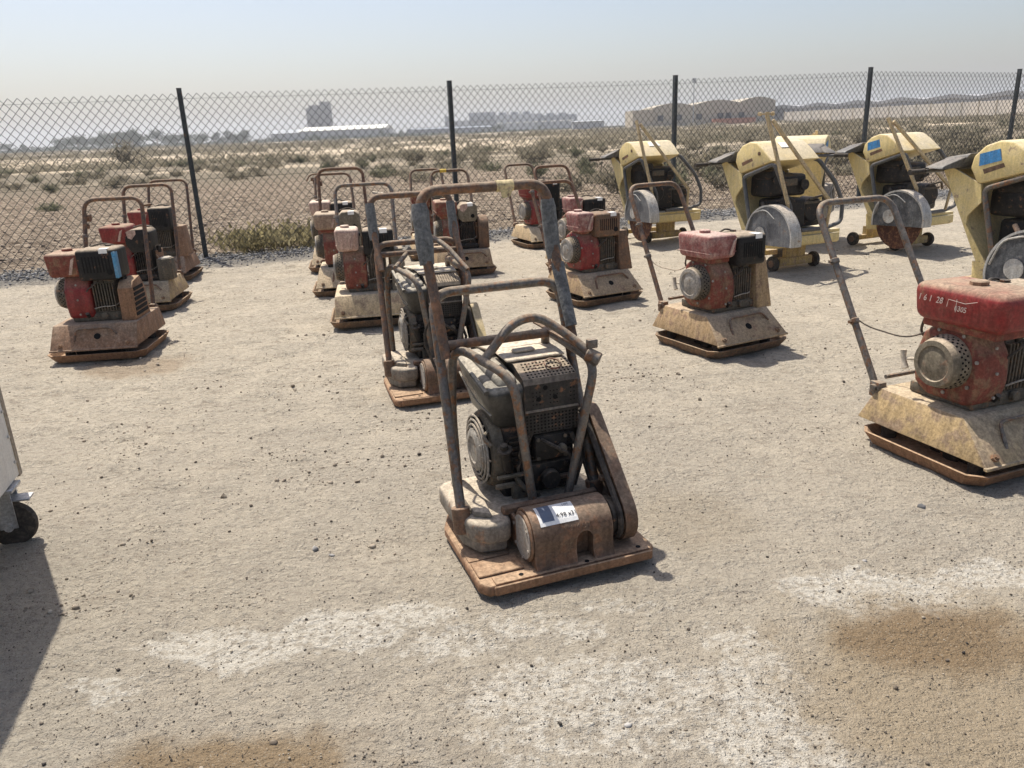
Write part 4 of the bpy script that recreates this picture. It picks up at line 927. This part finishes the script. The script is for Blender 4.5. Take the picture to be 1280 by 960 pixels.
    MB().tube([(-.225, .09, .415), (-.245, .155, .405)], .006, 8).tube([(-.25, .15, .365), (-.247, .168, .40), (-.245, .175, .44)], [.014, .011, .013], 10).build('pull_handle', M['panel'], t)
    # plug lead, dipstick, linkage, plate, extra bolts
    MB().cyl((.06, -.09, .50), (0, -.5, .8), .012, .04, 10).tube(fil([(.06, -.112, .535), (.03, -.15, .50), (-.04, -.14, .46), (-.05, -.10, .40)], .04), .005, 6).build('plug_lead', M['rubber'], eo)
    MB().cyl((-.06, -.12, .275), (0, -.6, .8), .013, .035, 10).build('filler_plug', M['soot'], eo)
    MB().tube(fil([(-.01, -.125, .33), (.05, -.135, .345), (.12, -.125, .34), (.155, -.08, .36)], .03), .004, 6).build('linkage', M['disc'], eo)
    MB().box(.155, .172, -.06, .12, .33, .50, .006).tube(fil([(.16, -.06, .46), (.19, -.10, .44), (.19, -.12, .36), (.17, -.10, .28)], .03), .008, 8).build('exhaust_pipe', M['rusty_plate'], eo)
    fb = MB()
    for k in range(7):
        a = R(k*51+15); fb.bolt((-.1885, .005+.135*math.cos(a), .425+.132*math.sin(a)), (-1, 0, 0), .008, .006)
    for z in (.30, .40, .50): fb.bolt((-.10, -.146 if z < .45 else -.128, z), (0, -1, 0), .007, .006)
    loose(fb, 'bolt', M['disc'], sho)
    MB().tube(fil([(-.16, .16, .58), (-.15, .19, .50), (-.06, .19, .44), (.02, .12, .50)], .04), .006, 6).build('fuel_hose', M['rubber'], t)
    # tank
    tx0, tx1, ty0, ty1, tz0, tz1 = g('tankbox', (-.255, -.03, -.165, .155, .585, .735))
    tb = g('tbev', .028)
    k = MB().hexa([(tx0+.012, ty0+.012, tz0), (tx1-.004, ty0+.012, tz0), (tx1-.004, ty1-.012, tz0), (tx0+.012, ty1-.012, tz0)],
                  [(tx0, ty0, tz1), (tx1, ty0, tz1-.005), (tx1, ty1, tz1-.005), (tx0, ty1, tz1)], tb, 4)
    if not g('hexcap'): k.box(tx0+.006, tx1-.006, ty0+.010, ty1-.010, (tz0+tz1)/2-.038, (tz0+tz1)/2-.034, .001, 1)
    tko = k.build('fuel_tank', tm, t)
    MB().cyl(((tx0+tx1)/2-.01, (ty0+ty1)/2+.01, tz1-.008), (0, 0, 1), .034, .024, 8 if g('hexcap') else 18, .004).build('tank_cap', M['hood_rust'] if g('hexcap') else tm, tko)
    MB().box(tx0+.05, tx1-.02, ty0+.05, ty1-.03, .555, tz0+.012, .01).build('tank_bracket', M['red_brown'], t)
    if g('flap', True):
        MB().hexa([(tx1-.075, ty0-.004, tz0+.02), (tx1-.055, ty0-.004, tz0+.02), (tx1-.055, ty0+.004, tz0+.02), (tx1-.075, ty0+.004, tz0+.02)],
                  [(tx1-.045, ty0-.006, tz1-.045), (tx1-.02, ty0-.006, tz1-.03), (tx1-.02, ty0+.004, tz1-.03), (tx1-.045, ty0+.004, tz1-.045)], .002, 1).build('strap', M['pale_tank'], tko)
    # muffler / air box
    mx0, mx1, my0, my1, mz0, mz1 = g('muffbox', (-.028, .205, -.165, .08, .525, .715))
    ms = g('mshape', 'box')
    if ms == 'box': k = MB().box(mx0, mx1, my0, my1, mz0, mz1, .022, 3)
    else:
        w = mx1-mx0; hh = mz1-mz0
        k = MB().prism([(mx0+.2*w, mz0), (mx1-.12*w, mz0), (mx1, mz0+.25*hh), (mx1, mz1-.15*hh), (mx1-.15*w, mz1), (mx0+.28*w, mz1), (mx0, mz1-.35*hh), (mx0, mz0+.35*hh)], 'y', my0, my1, .012, 2)
    mo = k.build('muffler', mm, t)
    sl_ = MB()
    if ms == 'box':
        for q_ in range(9): 
            x = mx0+.045+q_*(mx1-mx0-.09)/8; sl_.box(x-.0035, x+.0035, my0-.0025, my0+.004, mz0+.055, mz1-.045)
    sl_.cyl((mx1-.05, my0-.003, mz0+.055), (0, 1, 0), .02, .006, 14); loose(sl_, 'vent', M['hole'], mo)
    if g('sticker', True): MB().box(mx1-.10, mx1-.045, my0-.001, my0+.06, mz1+.0005, mz1+.0025).box(mx1-.10, mx1-.045, my0-.0022, my0-.0007, mz1-.028, mz1+.0024).build('sticker', M['white'], mo)
    if g('blue'): MB().box(mx1-.022, mx1+.0015, my0-.0022, my0+.055, mz0+.01, mz1-.02, .006).build('side_strip', M['sky_blue'], mo)
    if g('badge'): MB().prism([(mx0+.02, mz1-.02), (mx0+.05, mz1-.005), (mx0+.10, mz1-.01), (mx0+.10, mz1-.04), (mx0+.06, mz1-.085), (mx0+.03, mz1-.07)], 'y', my0-.004, my0-.0008).build('badge', M['pale_tank'], mo)
    loose(MB().box(-.02, .15, -.05, .05, .50, .53, .006).cyl((.18, -.02, .48), (0, 0, 1), .02, .06, 12).cyl((.10, .03, mz1-.01), (0, 0, 1), .02, .02, 10).tube(fil([(-.02, .03, mz1), (.05, .05, mz1+.02), (.13, .06, mz1)], .03), .006, 6), 'carburettor', M['soot'], t)
    # belt guard
    gd = g('guard', 'flat'); gmz = M[g('guardm', 'olive')]
    if gd == 'flat':
        MB().hexa([(.165, -.150, .235), (.292, -.150, .235), (.292, .10, .235), (.165, .10, .235)], [(.178, -.100, .555), (.268, -.100, .555), (.268, .08, .555), (.178, .08, .555)], .006, 2).box(.165, .30, -.12, .12, .241, .246).build('belt_guard', gmz, t)
    elif gd == 'louver':
        k = MB().prism([(-.155, .235), (.14, .235), (.12, .43), (.05, .52), (-.09, .50), (-.14, .46)], 'x', .165, .262, .006, 2); ko = k.build('belt_guard', gmz, t)
        b2 = MB()
        for q_ in range(6): b2.box(.2605, .2665, -.135+.004*q_, .10-.006*q_, .265+q_*.034, .287+q_*.034)
        loose(b2, 'slot', M['hole'], ko)
        b3 = MB()
        for q_ in range(5): b3.box(.172, .263, -.1605+.012, -.1505+.012, .29, .292)
    elif gd == 'round':
        pr = [(-.13, .24), (.13, .24)]+[(.005+.125*math.cos(R(a)), .44+.125*math.sin(R(a))) for a in range(0, 181, 15)]
        MB().prism(pr, 'x', .175, .285, .012, 2).build('belt_guard', gmz, t)
    elif gd == 'can':
        MB().prism([(.165, -.12), (.225, -.145), (.29, -.11), (.30, -.03), (.25, .03), (.18, .01)], 'z', .245, .43, .008, 2).build('belt_guard', gmz, t)
        MB().prism([(.185, -.11), (.225, -.128), (.275, -.10), (.28, -.03), (.24, .015), (.195, 0)], 'z', .431, .437).build('guard_cap', M['white_rim'], t)
    MB().cyl((.15, .03, .36), (1, 0, 0), .06, .03, 20, .004).build('pulley', M['soot'], t)
    # handle
    hw, hy, hz2, hb = g('handle', (.215, .72, .985, .30)); off = g('hoff', 0.0); tr = g('tr', .0155)
    zb = .215
    pth = fil([(-.232, hb, zb), (-hw+off, hy, hz2), (hw+off, hy, hz2), (.232, hb, zb)], g('hr', .085), 7)
    hn = MB().tube(pth, tr, 12)
    hno = hn.build('handle', hd, t)
    A, B = Vector((-.232, hb, zb)), Vector((-hw+off, hy, hz2)); A2, B2 = Vector((.232, hb, zb)), Vector((hw+off, hy, hz2))
    cl = MB()
    for fr in g('collars', (.42, .68)):
        p = A.lerp(B, fr); d = (B-A).normalized(); cl.cyl(p-d*.012, d, tr*1.35, .024, 12, .003).bolt(p+Vector((-tr*1.3, 0, 0)), (-1, 0, 0), .008, .012)
    loose(cl, 'collar', M[g('collarm', 'grey_tube')], hno)
    br = MB()
    for sx in (-1, 1):
        br.box(sx*.232-.022, sx*.232+.022, hb-.03, hb+.03, .19, .262, .008).cyl((sx*.232-.034, hb, .235), (1, 0, 0), .017, .068, 12, .003)
    loose(br, 'handle_bracket', hd, t)
    MB().tube([(-.16, .33, .262), (.16, .33, .262)], .01, 8).build('pivot_bar', hd, t)
    if g('tape'): MB().cyl((-hw+off+.10, hy, hz2), (1, 0, 0), tr*1.25, .07, 14).build('tape_wrap', M['tape_y'], hno)
    if g('knob'): MB().cyl((-hw+off-.02, hy-.01, hz2-.13), (1, 0, 0), .028, .05, 12, .005).cyl((-hw+off-.02, hy-.02, hz2-.19), (1, 0, 0), .02, .03, 10, .005).build('throttle_lever', M['dark_rust_tube'], hno)
    if g('peg'): MB().cyl((hw+off+.01, hy, hz2-.06), (1, 0, .1), .008, .06, 8).build('peg', hd, hno)
    if g('clutter'): MB().cyl((-hw+off-.05, hy, hz2-.05), (1, 0, 0), .022, .11, 10, .004).box(-hw+off-.03, -hw+off+.03, hy-.04, hy+.02, hz2-.11, hz2-.05, .01).tube(fil([(-hw+off-.10, hy, hz2-.07), (-hw+off-.06, hy, hz2+.0), (-hw+off+.04, hy, hz2+.01)], .04), .008, 6).build('throttle_lever', M['dark_rust_tube'], hno)
    if g('cable'):
        p0 = A.lerp(B, .66); MB().tube(fil([p0, p0.lerp(Vector((-.2, .25, .45)), .3)+Vector((0, 0, -.16)), Vector((-.16, .24, .46)), Vector((-.15, .12, .53))], .2, 8), .0035, 6).build('throttle_cable', M['cable' if g('cable') == 2 else 'rubber'], t)
    return t

diesel_compactor('nearest plate compactor, with black perforated muffler guard, pipe cage and white lot sticker', (.172, 2.192), R(19.5), True)
diesel_compactor('second black engined plate compactor with pipe cage, directly behind the nearest one', (-.33, 3.99), R(16), False)

B1 = petrol_compactor('near right plate compactor with chalk writing on its shiny red tank and chipped yellow hood', (1.95, 3.06), R(20),
    dict(hood='hood_chip', plate='rusty_plate', tank='red', shroud='red_brown', handle=(.225, .79, 1.0, .30), hexcap=True, tankbox=(-.262, .02, -.26, .16, .585, .742), tbev=.042,
         muff='black', muffbox=(.03, .235, -.10, .08, .525, .715), tube='grey_tube', collars=(.36, .68), cable=1, flap=False, drum='olive', cap='olive', sticker=False, guard='flat', guardm='red_brown'))
ft = frame4((-.2645, -.045, .676), (0, -1, 0), (0, 0, 1))
text('chalk_writing', '1 6 1  28', .036, ft @ Matrix.Translation((-.105, .006, -.0005)), M['chalk'], B1, .0006, .2, .9)
text('chalk_writing', '0305', .030, ft @ Matrix.Translation((.035, -.012, -.001)), M['chalk'], B1, .0006, .1, .9)
MB().tube([(-.2645, -.02, .665), (-.2655, -.025, .695), (-.2655, -.10, .69), (-.2655, -.15, .705)], .0012, 4).tube([(-.2635, -.06, .65), (-.2655, -.062, .70)], .0012, 4).build('scratch', M['chalk'], B1)
petrol_compactor('dust caked plate compactor with reddish tank and black ribbed muffler, right of the nearest compactor', (1.375, 4.92), R(27),
    dict(hood='hood', tank='red_dusty', shroud='red_brown', handle=(.21, .73, .985, .30), tube='rusty_tube', collarm='grey_tube', cable=2, guardm='hood'))
petrol_compactor('plate compactor with red dented tank and brown muffler, right of the grey grip', (.73, 6.52), R(26),
    dict(hood='hood', tank='red_dusty', shroud='red', muff='brown_cast', handle=(.21, .70, .93, .30), tube='dark_rust_tube', guardm='brown_cast', collars=(.5, .9), hoff=.0, tankbox=(-.235, -.075, -.15, .07, .575, .735), muffbox=(-.075, .165, -.16, .08, .525, .715)))
petrol_compactor('plate compactor with pale topped red tank, half hidden behind the brown muffler compactor', (.80, 7.95), R(24),
    dict(hood='hood_cream', tank='red_dusty', shroud='red_brown', handle=(.20, .72, 1.0, .30), tube='dark_rust_tube', guardm='olive', collars=(.5,), tankbox=(-.235, -.085, -.15, .06, .575, .735), muffbox=(-.08, .16, -.16, .08, .525, .715)))
petrol_compactor('far plate compactor with tall black muffler and cream hood near the fence, centre', (.46, 9.85), R(22),
    dict(hood='hood_cream', tank='red', shroud='red', muffbox=(-.028, .19, -.155, .08, .42, .76), handle=(.195, .70, .95, .30), tube='rusty_tube', guardm='soot', collars=(.5,), tankbox=(-.255, -.03, -.1, .155, .585, .735), bar=False))
petrol_compactor('plate compactor with round topped belt guard and yellow tape on its handle', (-.47, 8.13), R(10),
    dict(hood='hood', tank='red_brown', shroud='red_brown', muff='olive', mshape='oct', htop=(.272, -.21), barw=(-.2, .2), muffbox=(-.03, .17, -.155, .08, .52, .70), handle=(.20, .72, .99, .30), tube='rusty_tube', guard='round', guardm='brown_cast', tape=True, dark_engine=True, badge=True))
petrol_compactor('rusty plate compactor mostly hidden behind the round guard compactor, its thin handle above', (-.84, 9.3), R(10),
    dict(hood='hood_cream', tank='red_brown', shroud='red_brown', muff='olive', handle=(.19, .70, .96, .30), tube='rusty_tube', guard='flat', collars=(.5,)))
petrol_compactor('plate compactor with pale dusty tank and cream hood, left of the second black compactor', (-1.08, 6.08), R(9),
    dict(hood='hood_cream', plate='dusty_plate', htop=(.274, -.225), tank='pale_tank', shroud='red_brown', handle=(.235, .70, 1.0, .30), tube='grey_tube', guard='flat', guardm='olive', bar=False, hole=False, tankbox=(-.235, -.055, -.165, .1, .56, .73)))
petrol_compactor('plate compactor with olive muffler and tall dark brown handle, behind the pale tank compactor', (-1.51, 7.35), R(9),
    dict(hood='hood_cream', tank='tan_tank', shroud='red_brown', muff='olive', mshape='oct', muffbox=(-.06, .16, -.155, .08, .55, .74), handle=(.215, .62, 1.09, .30), tube='dark_rust_tube', guard='flat', dark_engine=True, knob=True))
petrol_compactor('farthest plate compactor of the left centre row, with levers on its thin handle', (-1.88, 8.75), R(10),
    dict(hood='hood_cream', tank='pale_tank', shroud='red_brown', muff='black', handle=(.20, .70, .98, .30), tube='rusty_tube', clutter=True))
petrol_compactor('far left plate compactor with blue strip on black muffler and rusty front hood', (-2.86, 5.42), R(6),
    dict(hood='hood_rust', plate='rusty_plate', tank='red_brown', shroud='red', muff='black', blue=True, htop=(.278, -.20), barw=(-.13, .12), handle=(.205, .55, 1.02, .30), tube='rusty_tube', guard='louver', guardm='rusty_plate', knob=True, peg=True, tankbox=(-.27, -.045, -.15, .155, .555, .72), muffbox=(-.06, .20, -.155, .08, .525, .735)))
petrol_compactor('left row plate compactor with bright red tank and grey canister guard', (-3.27, 6.98), R(7),
    dict(hood='hood_chip', tank='red', shroud='red', muff='black', mshape='oct', muffbox=(-.05, .16, -.155, .08, .50, .70), badge=True, sticker=False, handle=(.215, .55, 1.03, .30), tube='rusty_tube', guard='can', guardm='engine_grey', dark_engine=True))
petrol_compactor('last plate compactor of the left row, beside the leaning fence post', (-3.72, 8.5), R(7),
    dict(hood='hood_rust', tank='red', shroud='red_brown', muff='black', muffbox=(-.05, .17, -.155, .08, .52, .76), handle=(.205, .60, 1.0, .30), tube='rusty_tube', guard='flat', guardm='hood_rust', sticker=False))

# ------------------------------------------------------------------ floor saws
GS = 'yellow floor saws parked at the right'
def floor_saw(label, loc, rz, o):
    g = o.get; t = thing('floor_saw', label, 'floor saw', (*loc, .0), rz, GS)
    ym = M[g('paint', 'yellow')]
    # chassis
    MB().hexa([(-.36, -.14, .245), (.41, -.14, .245), (.41, .30, .21), (-.36, .30, .21)], [(-.36, -.16, .375), (.41, -.16, .375), (.41, .32, .378), (-.36, .32, .378)], .008, 2).box(-.34, .38, -.185, -.14, .262, .345, .006).build('chassis', ym, t)
    ax = MB().box(-.20, .20, -.045, .035, .05, .125, .006).box(-.12, .12, -.03, .02, .125, .245, .004).box(-.26, .26, .5, .56, .06, .11, .004).box(-.1, .1, .5, .56, .11, .2); loose(ax, 'axle', M['axle'], t)
    for x, y in ((-.27, 0), (.23, 0), (-.30, .53), (.26, .53)):
        w = MB().lathe([(.05, 0), (.072, .008), (.076, .025), (.072, .042), (.05, .05)], (x, y, .076), (1, 0, 0), 22).build('wheel', M['rubber'], t)
        MB().cyl((x-.004, y, .076), (1, 0, 0), .036, .058, 16, .004).build('hub', M['brown_cast'], w)
    # side sheets with cut-out, rear panel
    for x0, x1 in ((-.462, -.446), (.10, .116)):
        b = MB()
        poly = [(.20, .37), (.54, .99), (.40, 1.02), (.285, .92), (.25, .83), (.33, .66), (.20, .52), (.10, .40)]
        b.prism([(.20, .37), (.55, 1.0), (.48, 1.02), (.255, .915), (.235, .80), (.29, .745), (.325, .70), (.325, .64), (.155, .41), (.10, .40), (.10, .37)], 'x', x0, x1)
        for k in range(8): b.bolt((x0-.001, .19+.345*k/7.5, .40+.60*k/7.5), (-1, 0, 0), .006, .005)
        b.build('side_sheet', ym, t)
    MB().hexa([(-.445, .18, .37), (.10, .18, .37), (.10, .20, .37), (-.445, .20, .37)], [(-.445, .52, 1.0), (.10, .52, 1.0), (.10, .545, 1.0), (-.445, .545, 1.0)]).build('rear_panel', ym, t)
    # hood cap
    cap = [(-.155, 1.035), (-.02, 1.14), (.07, 1.195), (.16, 1.203), (.26, 1.17), (.335, 1.10), (.35, 1.02), (.29, .925), (.26, .92)]
    co_ = MB().prism(cap, 'x', -.466, .095, .022, 3).build('hood_cap', ym, t)
    MB().prism([(.08, 1.055), (.095, 1.075), (.235, 1.045), (.235, 1.022)], 'x', -.468, -.4645, 0).prism([(.12, .985), (.11, 1.005), (.215, 1.07), (.235, 1.06), (.225, 1.045)], 'x', -.4685, -.464).build('hand_slot', M['brown_cast'], co_) if False else \
        MB().prism([(.10, 1.035), (.115, 1.06), (.255, 1.015), (.24, .985)], 'x', -.4685, -.4645).build('hand_slot', M['brown_cast'], co_)
    if g('sticker') == 'blue': MB().prism([(.13, 1.075), (.15, 1.15), (.29, 1.115), (.285, 1.035)], 'x', -.469, -.4655).build('sticker', M['blue'], co_)
    if g('sticker') == 'white': MB().hexa([(-.25, -.02, 1.143), (-.10, -.02, 1.143), (-.12, .05, 1.186), (-.24, .05, 1.186)], [(-.25, -.022, 1.146), (-.10, -.022, 1.146), (-.12, .048, 1.189), (-.24, .048, 1.189)]).build('sticker', M['white'], co_)
    if g('sticker') != 'blue': MB().cyl((-.467, .02, 1.10), (-1, 0, 0), .018, .004, 10).build('bolt_hole', M['brown_cast'], co_)
    # engine and tank mass inside
    e = MB().box(-.36, .08, -.03, .26, .70, .90, .04, 3).box(-.30, .06, -.06, .20, .40, .68, .03, 3)
    e.cyl((-.18, -.075, .60), (0, 1, 0), .11, .05, 24, .01).cyl((.16, -.05, .56), (0, 1, 0), .12, .16, 24, .015).box(.05, .30, -.02, .25, .40, .60, .03).box(-.38, -.2, -.05, .2, .86, .95, .03)
    e.cyl((.02, -.05, .80), (0, -1, 0), .05, .02, 18, .004).cyl((-.33, -.06, .86), (0, -1, 0), .03, .01, 14)
    for k in range(7): e.box(-.27+k*.02, -.262+k*.02, -.085, .0, .42, .56)
    e.bolt((-.1, -.032, .85), (0, -1, 0), .014, .01).bolt((.0, -.032, .74), (0, -1, 0), .014, .01)
    e.build('engine', M['soot'] if g('paint', 'yellow') == 'yellow' else M['black'], t)
    loose(MB().box(-.22, -.06, -.055, -.031, .80, .86, .004).tube(fil([(.1, -.06, .66), (.2, -.12, .70), (.28, -.08, .62)], .04), .012, 8).box(.0, .26, -.06, -.02, .62, .64), 'engine_trim', M['engine_grey'], t)
    MB().tube(fil([(-.40, .02, .66), (-.43, -.06, .58), (-.40, -.1, .46), (-.30, -.06, .42)], .06), .016, 10).build('hose', M['copper_pipe'] if g('hose') else M['rubber'], t)
    # roll frame
    fm = M['console' if not g('frame') else g('frame')]
    MB().tube(fil([(-.452, .10, .42), (-.452, .235, .885), (-.445, -.16, 1.015), (-.24, -.185, .60), (-.22, -.16, .39)], .05, 6), .019, 12).build('roll_frame', fm, t)
    MB().tube(fil([(.03, .05, 1.04), (.10, -.12, 1.03), (.30, -.16, .80), (.375, -.19, .62), (.375, -.19, .44), (.20, -.19, .40), (-.12, -.20, .40)], .05, 6), .019, 12).build('roll_frame', fm, t)
    # pointer rods: inverted V
    ap = Vector(g('apex', (-.48, -.07, 1.425)))
    L0, L1 = Vector(g('vl', (-.36, -.27, .66))), Vector(g('vr', (.13, -.29, .64)))
    pr = MB()
    def bar(a, b, w=.016, h_=.012):
        d = (b-a).normalized(); s_ = d.cross(Vector((0, 1, 0))).normalized(); n_ = s_.cross(d)
        c = [a-s_*w-n_*h_, a+s_*w-n_*h_, a+s_*w+n_*h_, a-s_*w+n_*h_]; e_ = [p+(b-a) for p in c]; pr.hexa(c, e_, .003, 1)
    bar(L0, ap); bar(L1, ap+(L1-ap)*.05+Vector((0, -.026, 0)))
    pr.tube([L1, L1+Vector((.02, .05, -.22))], .014, 8); pr.tube([L0, L0+Vector((.1, .08, -.25))], .014, 8)
    po = pr.build('pointer_rod', M['cream_bar'], t)
    if g('tbar'): MB().tube([ap+Vector((-.085, 0, .015)), ap+Vector((.06, 0, .015))], .008, 8).cyl(ap+Vector((0, 0, -.02)), (0, 0, 1), .018, .05, 10).cyl(ap+Vector((-.095, 0, .015)), (1, 0, 0), .018, .02, 10).cyl(ap+Vector((.05, 0, .015)), (1, 0, 0), .018, .02, 10).build('pointer_wheel', M['cream_bar'], po)
    # blade guard: half disc with thick rim, tilted down at the rear
    bx, by, bz, br = -.50, -.19, .35, .305
    a0, a1 = g('ga', (-12, 188)); na = 20
    arc = [(by+br*math.cos(R(a0+(a1-a0)*i/na)), bz+br*math.sin(R(a0+(a1-a0)*i/na))) for i in range(na+1)]
    gm = M[g('guardm', 'saw_grey')]
    gb = MB().prism(arc, 'x', bx, bx+.012); go = gb.build('blade_guard', gm, t)
    rim = MB(); n1 = len(arc); xi, xo = bx-.006, bx+.115
    inn = [(by+(br-.012)*math.cos(R(a0+(a1-a0)*i/na)), bz+(br-.012)*math.sin(R(a0+(a1-a0)*i/na))) for i in range(na+1)]
    vs = [(xi, *p) for p in [(by+(br+.004)*math.cos(R(a0+(a1-a0)*i/na)), bz+(br+.004)*math.sin(R(a0+(a1-a0)*i/na))) for i in range(na+1)]]
    vs += [(xo, p[1], p[2]) for p in vs[:n1]]; vs += [(xi, *p) for p in inn]+[(xo, *p) for p in inn]
    fs = []
    for i in range(n1-1): fs += [(i, i+n1, i+1+n1, i+1), (i+2*n1, i+1+2*n1, i+1+3*n1, i+3*n1), (i, i+1, i+1+2*n1, i+2*n1), (i+n1, i+3*n1, i+1+3*n1, i+1+n1)]
    fs += [(0, 2*n1, 3*n1, n1), (n1-1, 2*n1-1, 4*n1-1, 3*n1-1)]
    rim.add(vs, fs).build('guard_rim', M[g('rim', 'white_rim')], go, 30)
    loose(MB().prism([(by+.9*(br+.001)*math.cos(R(a)), bz+.0+.9*br*math.sin(R(a))) for a in (3, 10, 60, 120, 170, 177)], 'x', xo-.012, xo-.002), 'inner_plate', gm, go)
    MB().cyl((bx-.004, by+.10, bz+.04), (-1, 0, 0), .07, .006, 24, .002).build('flange_plate', M['white_rim'], go)
    loose(MB().tube(fil([(bx-.01, by+.27, bz+.05), (bx-.02, by+.2, bz+.22), (bx-.02, by+.03, bz+.27), (bx-.01, by-.08, bz+.19)], .06), .007, 8).tube(fil([(bx-.01, by+.05, bz+.25), (bx-.03, by-.02, bz+.1), (bx-.01, by-.04, bz+.02)], .05), .005, 6), 'water_pipe', M['saw_grey'] if not g('hose') else M['white_rim'], go)
    if g('blade', True): MB().cyl((bx+.05, by+.02, bz-.02), (1, 0, 0), .27, .006, 40).cyl((bx+.02, by+.02, bz-.02), (1, 0, 0), .06, .06, 20, .004).build('saw_blade', M['blade'], t)
    # console with grips
    MB().hexa([(-.50, .42, 1.02), (.12, .42, 1.02), (.12, .62, 1.03), (-.50, .62, 1.03)], [(-.46, .36, 1.12), (.10, .36, 1.12), (.10, .56, 1.09), (-.44, .56, 1.09)], .012, 2).hexa([(-.60, .46, 1.015), (-.50, .42, 1.02), (-.50, .62, 1.03), (-.60, .60, 1.025)], [(-.58, .46, 1.04), (-.47, .38, 1.10), (-.45, .56, 1.08), (-.58, .58, 1.04)], .006).build('console', M['console'], t)
    MB().tube([(-.62, .60, 1.0), (.24, .60, 1.0)], .014, 10).build('handlebar', M['console'], t)
    for x in (-.74, .24): MB().tube([(x, .60, 1.0), (x+.06, .60, 1.0), (x+.14, .60, 1.0)], [.020, .018, .020], 12).build('grip', M['rubber'], t)
    return t
floor_saw('leftmost yellow floor saw, with white sticker on its cap, by the third fence post', (1.98, 9.72), R(20), dict(sticker='white', guardm='saw_grey', apex=(-.46, -.07, 1.44), blade=True))
floor_saw('yellow floor saw with plain grey guard and crossbar on its inverted V rods', (2.77, 7.48), R(23), dict(sticker='white', tbar=True, blade=False))
floor_saw('yellow floor saw turned away, mostly hidden behind the saw with the crossbar', (3.30, 9.36), R(150), dict(sticker='blue', apex=(-.3, -.07, 1.25)))
floor_saw('yellow floor saw with mottled blade guard, rusty blade and blue sticker, before the fourth post', (4.38, 8.40), R(25), dict(sticker='blue', guardm='saw_mottled', apex=(-.58, -.02, 1.36)))
floor_saw('nearest yellow floor saw, cut off by the right edge, with large blue sticker', (3.77, 5.34), R(23), dict(sticker='blue', guardm='saw_mottled', hose=True, paint='yellow', frame='grey_tube'))

# ------------------------------------------------------------------ cabinet on castors at the left edge
t = thing('metal_cabinet', 'pale grey metal cabinet on castors, cut off by the left edge', 'cabinet', (-1.87, 2.72, .0), R(-14.7))
# local: +y away along the receding side, origin at the far right bottom corner
A = R(14.7)
t.rotation_euler = (0, 0, A)
MB().box(-.75, -.003, -1.05, -.003, .24, 1.47, .008, 2).build('body', M['cart'], t)
MB().box(-.02, .0, -.03, .0, .235, 1.475, .003, 1).box(-.76, .002, -1.055, .002, 1.471, 1.495, .004, 1).build('corner_trim', M['cart_edge'], t)
MB().box(-.0035, .0008, -1.03, -.05, .60, .606).build('seam', M['rubber'], t)
rv = MB()
for k in range(12): rv.cyl((-.003, -.045, .30+k*.1), (1, 0, 0), .006, .006, 8)
loose(rv, 'rivet', M['steel'], t)
for x, y in ((-.035, -.115), (-.68, -.115), (-.035, -.95), (-.68, -.95)):
    co_ = MB().box(x-.045, x+.045, y-.05, y+.05, .222, .238, .003, 1).box(x-.03, x+.03, y-.036, y-.030, .08, .222, .001, 1).box(x-.03, x+.03, y+.030, y+.036, .08, .222, .001, 1).build('castor', M['steel'], t)
    w = MB().lathe([(.055, 0), (.082, .006), (.087, .022), (.082, .038), (.055, .044)], (x, y-.022, .087), (0, 1, 0), 26).build('wheel', M['rubber'], co_)
    MB().cyl((x, y-.042, .087), (0, 1, 0), .016, .084, 12).build('axle', M['steel'], w)
    MB().hexa([(x-.05, y-.03, .186), (x+.085, y-.03, .180), (x+.085, y+.03, .180), (x-.05, y+.03, .186)], [(x-.05, y-.03, .196), (x+.085, y-.03, .188), (x+.085, y+.03, .188), (x-.05, y+.03, .196)], .002, 1).build('brake_pedal', M['steel'], co_)

# ------------------------------------------------------------------ litter
o = MB().box(-.06, .06, -.008, .008, 0, .012, .002, 1).box(-.05, -.02, .0085, .016, .001, .009, .002, 1).build('pale_stick', M['panel']); o.location = (-1.02, 5.62, hgt(-1.02, 5.62)); o.rotation_euler = (0, .03, -.05)
tag(o, 'pale flat stick lying by the second black compactor', 'stick')
o = MB().hexa([(-.28, -.06, 0), (.28, -.06, 0), (.28, .06, 0), (-.28, .06, 0)], [(-.28, -.06, .05), (.28, -.06, .03), (.28, .06, .03), (-.28, .06, .05)], .006, 1).build('plank', M['panel']); o.location = (-2.95, 19.6, hgt(-2.95, 19.6)+.03); o.rotation_euler = (0, .12, -.1)
tag(o, 'pale plank lying on the brown field beyond the fence', 'plank')
